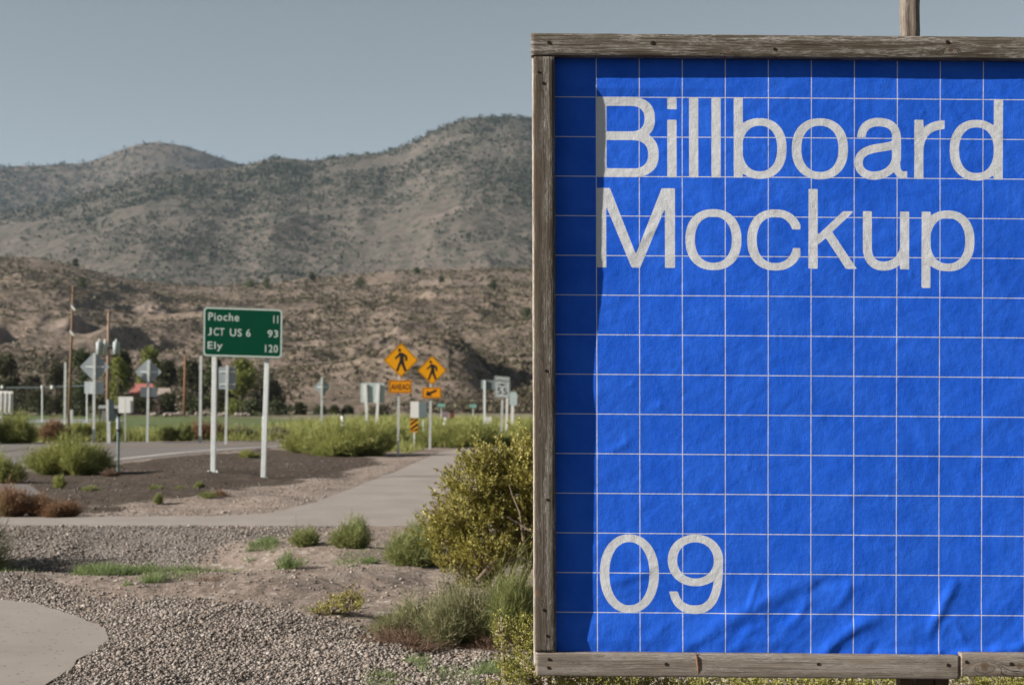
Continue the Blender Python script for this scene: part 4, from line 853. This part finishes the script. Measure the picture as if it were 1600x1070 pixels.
# ------------------------------------------------------------------ the billboard
BY = 5.25
bb = thing('billboard', 'weathered wooden framed billboard with a blue gridded poster', 'billboard', (at(1300, 0, BY).x, BY, 0))
B0 = bb.location.copy()
def PB(uu, v, d=0.0):      # poster coordinates (photo pixels, unsheared) -> local point; d metres towards the viewer
    px = 1135+(uu-1135)*(1-0.0085*(v-92)/925); py = v+0.0078*(uu-932)
    p = at(px, py, BY); return (p.x-B0.x, p.y-B0.y-d, p.z-B0.z)
U0, U1, V0, V1 = 862, 1768, 84, 1022
gu = np.arange(U0, U1+.1, 2.0); gv = np.arange(V0, V1+.1, 2.0); VV, UU = np.meshgrid(gv, gu, indexing='ij')
# --- lettering as a distance field printed on the poster (positive inside)
def E_(cx, cy, rx, ry, n=2.25):
    x = np.abs(UU-cx)/rx+1e-6; y = np.abs(VV-cy)/ry+1e-6; s = x**n+y**n; f = s**(1/n)-1
    g = s**(1/n-1); gx = g*x**(n-1)/rx; gy = g*y**(n-1)/ry; return -f/np.sqrt(gx*gx+gy*gy+1e-12)
def R_(x0, x1, y0, y1): return np.minimum(np.minimum(UU-x0, x1-UU), np.minimum(VV-y0, y1-VV))
def ring(cx, cy, rx, ry, ix, iy, n=2.25): return np.minimum(E_(cx, cy, rx, ry, n), -E_(cx, cy, ix, iy, n))
def bez(pts, k=14):
    out = [pts[0]]
    for i in range(0, len(pts)-1, 3):
        a, b, c, d = [np.array(p, float) for p in pts[i:i+4]]
        for j in range(1, k+1): t = j/k; out.append(tuple((1-t)**3*a+3*(1-t)**2*t*b+3*(1-t)*t*t*c+t**3*d))
    return out
def ST(pts, w):
    d = np.full(UU.shape, 1e9)
    for (ax, ay), (bx, by) in zip(pts[:-1], pts[1:]):
        ex, ey = bx-ax, by-ay; t = np.clip(((UU-ax)*ex+(VV-ay)*ey)/(ex*ex+ey*ey+1e-9), 0, 1); d = np.minimum(d, np.hypot(UU-ax-t*ex, VV-ay-t*ey))
    return w/2-d
def PG(pts):
    x0, x1 = min(p[0] for p in pts)-30, max(p[0] for p in pts)+30
    return -psdf(UU, VV, pts)
Un = lambda *a: np.maximum.reduce(a); In = lambda *a: np.minimum.reduce(a)
HL = lambda x: UU-x
ink = [
 # B
 R_(931.3, 947.8, 151, 276), In(Un(ring(986, 184.5, 37.5, 33.5, 21.3, 19.8, 2.4), R_(931.3, 987, 151, 164.6), R_(931.3, 987, 204.4, 218)), UU-931.3, Un(UU-986, R_(931.3, 987, 151, 164.6), R_(931.3, 987, 204.4, 218))),
 In(Un(ring(988, 240.2, 41.3, 35.8, 24.8, 22.2, 2.4), R_(931.3, 989, 262.2, 276)), Un(UU-988, R_(931.3, 989, 262.2, 276))),
 # i l l
 R_(1042.9, 1057.4, 151, 169.5), R_(1042.9, 1057.4, 186, 276), R_(1076.8, 1091.2, 151, 276), R_(1111.8, 1126.2, 151, 276),
 # b o
 R_(1146.5, 1160.7, 151, 276), In(ring(1187.2, 230.3, 41.8, 47.4, 27.2, 35.6), UU-1148), ring(1281.2, 230.2, 43.9, 47.6, 29, 36),
 # a
 In(ST(bez([(1345.4, 218), (1345.6, 198), (1354, 187.8), (1373, 187.8), (1391, 187.8), (1401, 196), (1401, 212)]), 13.2), Un(211.8-VV, UU-1370)),
 ST([(1401, 211), (1401, 246)], 14), In(ST(bez([(1401, 245), (1401, 259), (1401.5, 269.8), (1412, 269.8), (1415, 269.8), (1422, 269.6), (1426, 269)]), 11.5), 1417.9-UU),
 ST(bez([(1401, 214), (1401, 226), (1385, 225.5), (1370, 228.5), (1352, 231.5), (1341.9, 238), (1341.9, 251.5), (1341.9, 264), (1352, 271.4), (1365, 271.4), (1386, 271.4), (1401, 258), (1401, 238)]), 12.8),
 # r d
 R_(1428.9, 1443.2, 183.6, 276), In(ST(bez([(1436, 238), (1436, 205), (1450, 189.8), (1484, 190.6)]), 13.8), 1476.3-UU),
 R_(1553.2, 1567.5, 151, 276), In(ring(1526.2, 230.3, 41.8, 47.4, 27.2, 35.6), 1566-UU),
 # M
 R_(931.3, 947, 293.1, 417.4), R_(1039, 1054.7, 293.1, 417.4), PG([(935, 293.1), (952.9, 293.1), (993.3, 396.5), (1034, 293.1), (1052, 293.1), (1000.2, 417.4), (986.8, 417.4)]),
 # o c
 ring(1114.8, 373, 43.8, 47.6, 28.9, 36), In(ring(1211.5, 372.8, 43.8, 47.6, 29, 36), -R_(1222, 1270, 356.2, 385.2), 1250.9-UU),
 # k
 R_(1263.5, 1277.9, 292.8, 417.2), PG([(1277, 365.6), (1317.9, 327.2), (1334.6, 327.2), (1300.7, 359.6), (1339.4, 417.2), (1322.3, 417.2), (1290.6, 369.2), (1277, 381)]),
 # u
 In(ST(bez([(1355.7, 316), (1355.7, 340), (1355.7, 365), (1355.7, 383), (1355.7, 402), (1365, 412.4), (1381, 412.4), (1399, 412.4), (1414, 399), (1414, 378)]), 14), VV-326.9), R_(1406.8, 1421.1, 327, 417.2),
 # p
 R_(1440.6, 1454.6, 326.9, 446), In(ring(1481.5, 372.3, 41.9, 47.4, 27.4, 35.5), UU-1442),
 # 0 9
 ring(982.2, 895.3, 46.4, 61.4, 31.6, 49.4, 2.15), ring(1086.2, 873.7, 43.5, 40.3, 28.8, 28.2, 2.1),
 In(ST(bez([(1122.5, 872), (1124.5, 922), (1115, 950.8), (1086, 950.8), (1066, 950.8), (1053, 941), (1051, 916)]), 13.4), Un(VV-922.5, UU-1088)),
]
INK = np.maximum.reduce(ink)
# --- relief of the pasted paper (metres)
def fold(pts, w, a, skew=0):
    d = -ST(bez(pts, 10), 0); P_ = bez(pts, 10); x0, y0 = P_[0]; x1, y1 = P_[-1]
    ex, ey = x1-x0, y1-y0; t = ((UU-x0)*ex+(VV-y0)*ey)/(ex*ex+ey*ey)
    return a*np.exp(-(d/w)**2)*np.clip(np.minimum((t+.15)*3, (1.15-t)*3), 0, 1)
xs_v = [(92, 941), (128, 941), (137, 941), (150, 951), (165, 956), (220, 956), (280, 953), (300, 953), (340, 949), (395, 948), (430, 950), (455, 949), (500, 943), (560, 936), (610, 934), (640, 938), (690, 938), (720, 936), (800, 935), (900, 933), (955, 934), (975, 928), (1000, 924), (1020, 931)]
Dt = (np.interp(VV, [p[0] for p in xs_v], [p[1] for p in xs_v])-934)/(4.2*423.)
DISP = -Dt*ss(1240, 930, UU)
DISP += .0026*fbm(UU/150, VV/120, 3, 7)*ss(900, 1000, UU) + .00022*fbm(UU/22, VV/22, 3, 8)
low = ss(780, 960, VV)
DISP += low*.0022*ridged((UU+VV*.9)/95, (VV-UU*.4)/150, 3, 12)*ss(1000, 1120, UU)
for pts, w, a in [
    ([(1060, 1020), (1110, 985), (1140, 960), (1190, 940), (1215, 930), (1240, 915), (1270, 905)], 11, .0034),
    ([(1270, 918), (1290, 906), (1310, 902), (1335, 903)], 8, -.0026),
    ([(1280, 1024), (1310, 998), (1330, 975), (1372, 962)], 9, .0052),
    ([(1225, 985), (1245, 970), (1255, 955), (1262, 930)], 7, .0022),
    ([(1300, 950), (1320, 935), (1328, 920), (1330, 900)], 7, .0024),
    ([(1452, 985), (1465, 965), (1478, 935), (1496, 905)], 8, .0042),
    ([(1470, 995), (1478, 970), (1490, 950), (1512, 1000)], 6, .0016),
    ([(1168, 950), (1176, 930), (1182, 915), (1186, 900)], 4, .0016),
    ([(945, 912), (975, 905), (1000, 896), (1025, 884)], 7, .0022), ([(950, 706), (965, 700), (975, 694), (985, 686)], 6, .0018),
    ([(1140, 1018), (1160, 1000), (1190, 996), (1230, 1000)], 8, .0028), ([(1150, 985), (1165, 975), (1178, 970), (1190, 968)], 6, -.002),
    ([(1375, 1020), (1420, 1010), (1470, 1022), (1520, 1012)], 7, .0032), ([(1500, 1020), (1530, 1008), (1560, 1020), (1600, 1004)], 7, .0042), ([(1590, 1015), (1620, 980), (1640, 950), (1700, 930)], 10, .003),
    ([(1300, 790), (1330, 770), (1350, 760), (1400, 752)], 9, .0009), ([(980, 400), (1000, 375), (1010, 365), (1030, 350)], 6, .0012), ([(1010, 640), (1030, 632), (1040, 632), (1062, 645)], 6, .0012),
    ([(1280, 540), (1310, 520), (1340, 500), (1400, 470)], 12, .0008), ([(1080, 300), (1140, 320), (1170, 330), (1260, 300)], 9, .0007), ([(1400, 600), (1440, 640), (1450, 680), (1460, 730)], 12, .0009), ([(1330, 830), (1380, 836), (1420, 828), (1500, 834)], 7, .0012), ([(1450, 700), (1500, 690), (1540, 670), (1600, 600)], 12, .001)]:
    DISP += fold(pts, w*1.12, a*1.22)
DISP += ss(985, 1018, VV)*.0016*(vn(UU/19+.3*np.sin(VV/9), VV/60, 44)*2-1)*ss(940, 1000, UU)
DISP += ss(900, 1010, VV)*.0022*fbm((UU+VV*1.3)/34, (VV-UU*.5)/70, 2, 46)*ss(960, 1040, UU)
for x, y in ((1030, 631), (1168, 730), (1390, 772), (1425, 425), (1276, 381), (1442, 172), (1197, 228), (986, 600), (1320, 655)):
    DISP += .0013*np.exp(-(((UU-x)/4)**2+((VV-y)/4)**2))
px_ = 1135+(UU-1135)*(1-0.0085*(VV-92)/925); py_ = VV+0.0078*(UU-932)
VP = np.stack([(px_-CX)/FX*BY-B0.x, -DISP, CH-(py_-HY)/FX*BY], -1).reshape(-1, 3)
nr, nc = UU.shape; idx = np.arange(nr*nc).reshape(nr, nc)
me = np_mesh('poster', VP, np.stack([idx[:-1, :-1], idx[1:, :-1], idx[1:, 1:], idx[:-1, 1:]], -1).reshape(-1, 4), True)
at_ = me.attributes.new('print', 'FLOAT_VECTOR', 'POINT'); at_.data.foreach_set('vector', np.stack([UU, VV, np.clip(INK, -20, 20)], -1).astype(np.float32).ravel())
m = Mat('poster_mat', .62, spec=.06); pu, pv, pi = m.sep(m.attr('print', 'Vector'))
inkf = m.rng(pi, -.45, .45)
def gline(c, o, pitch, w): f = m.math('SUBTRACT', m.math('FRACT', m.math('ADD', m.math('DIVIDE', m.math('SUBTRACT', c, o), pitch), .5)), .5); return m.rng(m.math('ABSOLUTE', f), (w-.45)/pitch, (w+.45)/pitch, 1, 0)
gl = m.math('MAXIMUM', gline(pu, 931.7, 67.2, .62), gline(pv, 151.2, 61.92, .62))
inside = m.math('MAXIMUM', inkf, gl)
vec = m.comb(m.math('MULTIPLY', pu, .01), m.math('MULTIPLY', pv, .01), 0)
blot = m.noise(vec, 1.6, 5, .6)
blue = m.mix(m.rng(blot, .35, .7), (.016, .112, .68), (.028, .148, .78))
white = m.mix(m.rng(m.noise(vec, 30, 4, .7), .4, .7), (.66, .685, .72), (.58, .605, .64))
m.base(m.mix(inside, blue, white))
pvv = m.noise(m.map(vec, (105, 7, 1)), 1, 3, .7); phh = m.noise(m.map(vec, (7, 105, 1)), 1, 3, .7); sel = m.rng(m.noise(vec, 2.6, 3, .7), .44, .56)
hgt = m.math('ADD', m.math('ADD', m.math('MULTIPLY', pvv, sel), m.math('MULTIPLY', phh, m.math('SUBTRACT', 1.0, sel))), m.math('MULTIPLY', m.noise(vec, 60, 4, .75), .7))
nb = m.bump(hgt, .7, .0015); m.normal(m.bump(m.noise(vec, 5, 3, .5), .4, .008, nb))
link('poster', me, m.m, bb)

def wood(name, knots, dark=(.055, .04, .028), mid=(.20, .165, .13), pale=(.40, .365, .32), pf=(.5, .62), seed=0, edge=None):
    m = Mat(name, .85, spec=.15); a, c, _ = m.sep(m.attr('grain', 'Vector'))     # along, across in metres
    g = c
    for (ka, kc, A, ra) in knots:
        da = m.math('DIVIDE', m.math('SUBTRACT', a, ka), ra*2.2); dc = m.math('DIVIDE', m.math('SUBTRACT', c, kc), ra)
        e = m.math('POWER', 2.718, m.math('MULTIPLY', -1.0, m.math('ADD', m.math('MULTIPLY', da, da), m.math('MULTIPLY', dc, dc))))
        g = m.math('ADD', g, m.math('MULTIPLY', e, A))
    g = m.math('ADD', g, m.math('MULTIPLY', m.noise(m.comb(m.math('MULTIPLY', a, 1.6), m.math('MULTIPLY', c, 6), seed), 1, 3), .03))
    rings = m.noise(m.comb(m.math('MULTIPLY', a, .9), m.math('MULTIPLY', g, 150), seed+3.), 1, 4, .65)
    fib = m.noise(m.comb(m.math('MULTIPLY', a, 14), m.math('MULTIPLY', g, 900), seed), 1, 4, .8)
    crk = m.noise(m.comb(m.math('MULTIPLY', a, 2.2), m.math('MULTIPLY', g, 260), seed+11.), 1, 2, .5)
    wear = m.noise(m.comb(m.math('MULTIPLY', a, 5), m.math('MULTIPLY', c, 38), seed+7.), 1, 6, .72)
    col = m.ramp(m.math('ADD', m.math('MULTIPLY', rings, .55), m.math('MULTIPLY', fib, .45)), [(.36, dark), (.5, mid), (.64, tuple(.5*(x+y) for x, y in zip(mid, pale)))])
    fl = m.noise(m.comb(m.math('MULTIPLY', a, 34), m.math('MULTIPLY', c, 330), seed+5.), 1, 5, .8)
    wm = m.math('MULTIPLY', m.rng(wear, pf[0]-.05, pf[1]), m.rng(fl, .47, .56, .05, 1)); col = m.mix(wm, col, pale)
    blot = m.noise(m.comb(m.math('MULTIPLY', a, 2.3), m.math('MULTIPLY', c, 11), seed+1.), 1, 3); col = m.mix(m.rng(blot, .55, .72, 0, .55), col, (.075, .052, .036))
    col = m.mix(m.rng(crk, .385, .34, 0, .85), col, (.03, .022, .016))
    if edge: col = m.mix(m.rng(c, edge[0], edge[1], edge[2], 0), col, (.05, .038, .027))
    col = m.mix(m.rng(m.noise(m.comb(m.math('MULTIPLY', a, 7), m.math('MULTIPLY', c, 20), seed+31.), 1, 5, .8), .60, .68, 0, .6), col, (.06, .045, .032))
    for (ka, kc, A, ra) in knots:
        da = m.math('DIVIDE', m.math('SUBTRACT', a, ka), ra*.62); dc = m.math('DIVIDE', m.math('SUBTRACT', c, kc), ra*.6); r2 = m.math('ADD', m.math('MULTIPLY', da, da), m.math('MULTIPLY', dc, dc))
        col = m.mix(m.rng(r2, 1.3, .5, 0, .7), col, (.12, .075, .045))
    m.base(col); m.normal(m.bump(m.math('ADD', m.math('MULTIPLY', rings, .8), m.math('MULTIPLY', fib, .7)), 1.0, .003)); return m.m
def rail(name, u0, u1, v0, v1, d0, d1, mat, horiz=True, seed=0, wav=.6, parent=None):
    """plank with worn edges between poster coordinates, from depth d0 to d1 (metres towards the viewer)"""
    n = 160; K = []; ca, cb = (v0, v1) if horiz else (u0, u1); c5 = 2.2
    prof = [(0, 0), (0, 1), (.06, 1.0), (.5, 1.0), (.94, 1.0), (1, 1), (1, 0)]
    prof = [(0, 0), (0, .82), (.02, .94), (.055, 1), (.3, 1), (.7, 1), (.945, 1), (.98, .94), (1, .82), (1, 0)]
    vs = []; gr = []; m_ = len(prof)
    for i in range(n+1):
        s = i/n; al = (u0+(u1-u0)*s) if horiz else (v0+(v1-v0)*s)
        e0 = wav*float(fbm(np.array([al/25.]), np.array([seed+.5]), 4, seed)[0]); e1 = wav*float(fbm(np.array([al/25.]), np.array([seed+9.5]), 4, seed)[0])
        for (q, dd) in prof:
            cc = ca+e0+(cb+e1-ca-e0)*q; dp = d0+(d1-d0)*dd+.0006*float(vn(np.array([al/9.]), np.array([q*6.+seed]), 2)[0])
            vs.append(PB(al, cc, dp) if horiz else PB(cc, al, dp)); gr.append((al/423.+seed*1.7, (cc-ca)/423.+(1-dd)*.03*(1 if q > .5 else -1), 0))
    fs = []
    for i in range(n):
        for k in range(m_-1): fs.append((i*m_+k, i*m_+k+1, (i+1)*m_+k+1, (i+1)*m_+k))
        fs.append((i*m_+m_-1, i*m_, (i+1)*m_, (i+1)*m_+m_-1))
    fs += [tuple(range(m_)), tuple(n*m_+k for k in range(m_-1, -1, -1))]
    import bmesh
    me = bpy.data.meshes.new(name); me.from_pydata(vs, [], fs); me.update()
    A = me.attributes.new('grain', 'FLOAT_VECTOR', 'POINT'); A.data.foreach_set('vector', np.array(gr, np.float32).ravel())
    bm = bmesh.new(); bm.from_mesh(me); bmesh.ops.recalc_face_normals(bm, faces=bm.faces); bm.to_mesh(me); bm.free()
    me.polygons.foreach_set('use_smooth', np.ones(len(me.polygons), dtype=bool))
    sh = link(name, me, mat, parent or bb); return sh
FD = .038
kn = lambda u_, v_, u0, v0, seed, A, r: ((u_)/423.+seed*1.7, (v_-v0)/423., A, r)
w_top = wood('wood_top', [kn(1480, 77, 0, 56.5, 1, .03, .014), kn(1135, 83, 0, 56.5, 1, .02, .012)], dark=(.045, .033, .022), mid=(.10, .083, .063), pale=(.42, .395, .36), pf=(.5, .6), seed=1)
w_left = wood('wood_left', [kn(405, 866, 0, 834, 2, .035, .02), kn(620, 866, 0, 834, 2, .03, .02), kn(925, 838, 0, 834, 2, .03, .022)], dark=(.035, .026, .018), mid=(.10, .085, .066), pale=(.38, .36, .33), pf=(.50, .62), seed=2, edge=(.018, .042, .75))
w_bot = wood('wood_bottom', [], dark=(.09, .07, .052), mid=(.24, .205, .17), pale=(.36, .335, .31), pf=(.44, .6), seed=3)
w_bot2 = wood('wood_bottom_knot', [kn(1536, 1032, 0, 1012, 4, .075, .028), (1590/423.+4*1.7, .045, .02, .018)], dark=(.075, .055, .04), mid=(.23, .19, .155), pale=(.36, .335, .31), pf=(.45, .6), seed=4)
w_back = wood('wood_backing', [], mid=(.34, .29, .24), pale=(.5, .46, .42), pf=(.35, .5), seed=5)
r_top = rail('top_rail', 829.5, 1800, 56.5, 92, .0, FD, w_top, seed=1)
r_left = rail('side_rail', 833.5, 866.5, 92.6, 1016.2, .0, FD-.004, w_left, False, seed=2)
r_right = rail('side_rail', 1764, 1797, 92.6, 1010, .0, FD-.004, w_left, False, seed=7)
r_bot = rail('bottom_rail', 834.5, 1497.5, 1017, 1053.5, .0, FD+.001, w_bot, seed=3)
r_b2 = rail('bottom_rail', 1499.3, 1800, 1012.4, 1048.5, .0, FD+.006, w_bot2, seed=4)
rail('backing_board', 831.5, 1800, 53.6, 70, -.03, -.002, w_back, seed=5)
rail('backing_board', 831.3, 845, 90, 1040, -.03, -.002, w_back, False, seed=6)
# plywood behind the poster
mb = MB(); a = [PB(*q) for q in [(846, 71, -.031), (1796, 71, -.031), (1796, 1046, -.031), (846, 1046, -.031), (846, 71, -.05), (1796, 71, -.05), (1796, 1046, -.05), (846, 1046, -.05)]]
mb.add(a, [(0, 1, 2, 3), (7, 6, 5, 4), (0, 4, 5, 1), (1, 5, 6, 2), (2, 6, 7, 3), (3, 7, 4, 0)]); mb.build('back_panel', polem, bb)
rust = paint_mat('nail_mat', (.03, .022, .016), .7, .2, .3)
for r_, fd, L_ in [(r_top, FD, [(857, 71.5, 3), (1018, 71, 3.4), (1207, 79, 2.6), (1475, 66, 3)]), (r_left, FD-.004, [(841, 117, 2.2), (848, 134, 2.6), (851, 580, 2.4), (853, 780, 2.4), (847, 951, 2.6), (852, 991, 2.6)]),
                   (r_bot, FD+.001, [(855, 1027, 2.5), (854, 1040, 2.5), (1038, 1033, 2.8), (1276, 1031, 2.6), (1479, 1031, 2.8)]), (r_b2, FD+.006, [(1507, 1025.5, 2.8), (1577, 1028, 3)])]:
    for x, y, r in L_:
        mb = MB(); c = Vector(PB(x, y, fd+.0012)); mb.tube([c, c+Vector((0, -.0012, 0))], [r/423., r/423.*.8], 12); mb.build('nail', rust, r_)
# thin brown tube added in place of a crack in the lower rail
mb = MB(); mb.tube([PB(1085, 1015.5, .039), PB(1086, 1022, .040), PB(1088, 1038, .0395), PB(1088.5, 1050, .038)], [.0025, .004, .0035, .0015], 6); mb.build('crack_tube', brownrust, r_bot)
# posts
pw = wood('wood_pole', [], dark=(.03, .022, .017), mid=(.14, .115, .095), pale=(.30, .265, .235), pf=(.45, .6), seed=8)
def rpole(name, up, r, v0, v1, mat, dback, groove=True, seed=8):
    n = 60; k = 20; vs = []; gr = []; fs = []
    for i in range(n+1):
        v = v0+(v1-v0)*i/n; cx = up+2.0*float(fbm(np.array([v/60.]), np.array([.3]), 3, seed)[0])
        for j in range(k):
            a = 2*math.pi*j/k; rr = r*(1+.10*float(vn(np.array([v/30.]), np.array([j*.9]), seed)[0])-.05)
            if groove and j in (14, 15): rr *= .80
            p = PB(cx+math.cos(a)*rr, v, dback); vs.append((p[0], p[1]+math.sin(a)*rr/423., p[2])); gr.append((v/423., j/k*2*math.pi*r/423., 0))
    for i in range(n):
        for j in range(k): fs.append((i*k+j, i*k+(j+1) % k, (i+1)*k+(j+1) % k, (i+1)*k+j))
    fs += [tuple(range(k)), tuple(n*k+j for j in range(k-1, -1, -1))]
    import bmesh
    me = bpy.data.meshes.new(name); me.from_pydata(vs, [], fs); A = me.attributes.new('grain', 'FLOAT_VECTOR', 'POINT'); A.data.foreach_set('vector', np.array(gr, np.float32).ravel())
    bm = bmesh.new(); bm.from_mesh(me); bmesh.ops.recalc_face_normals(bm, faces=bm.faces); bm.to_mesh(me); bm.free()
    me.polygons.foreach_set('use_smooth', np.ones(len(me.polygons), dtype=bool)); return link(name, me, mat, bb)
rpole('pole', 1432.5, 15.3, -60, 1100, pw, -.09)
mb = MB(); 
for x0, x1, dd in ((1416, 1470, -.06), (1471.5, 1493, -.052)):
    a = [PB(x0, 1000, dd), PB(x1, 1000, dd), PB(x1, 1262, dd), PB(x0, 1262, dd), PB(x0, 1000, dd-.06), PB(x1, 1000, dd-.06), PB(x1, 1262, dd-.06), PB(x0, 1262, dd-.06)]
    mb.add(a, [(0, 1, 2, 3), (7, 6, 5, 4), (0, 4, 5, 1), (1, 5, 6, 2), (2, 6, 7, 3), (3, 7, 4, 0)])
mb.build('post', dgw, bb, bevel=.003)

# ------------------------------------------------------------------ haze
mb = MB(); mb.box((0, 1400, 298), (5600, 3700, 604)); hz = mb.build('haze', None); tag(hz, kind='stuff')
mm = bpy.data.materials.new('haze_mat'); mm.use_nodes = True; t_ = mm.node_tree; t_.nodes.clear()
vo = t_.nodes.new('ShaderNodeVolumePrincipled'); vo.inputs['Color'].default_value = (.42, .54, .66, 1); vo.inputs['Density'].default_value = .00008; vo.inputs['Anisotropy'].default_value = .0
oo = t_.nodes.new('ShaderNodeOutputMaterial'); t_.links.new(vo.outputs[0], oo.inputs['Volume']); hz.data.materials.append(mm)
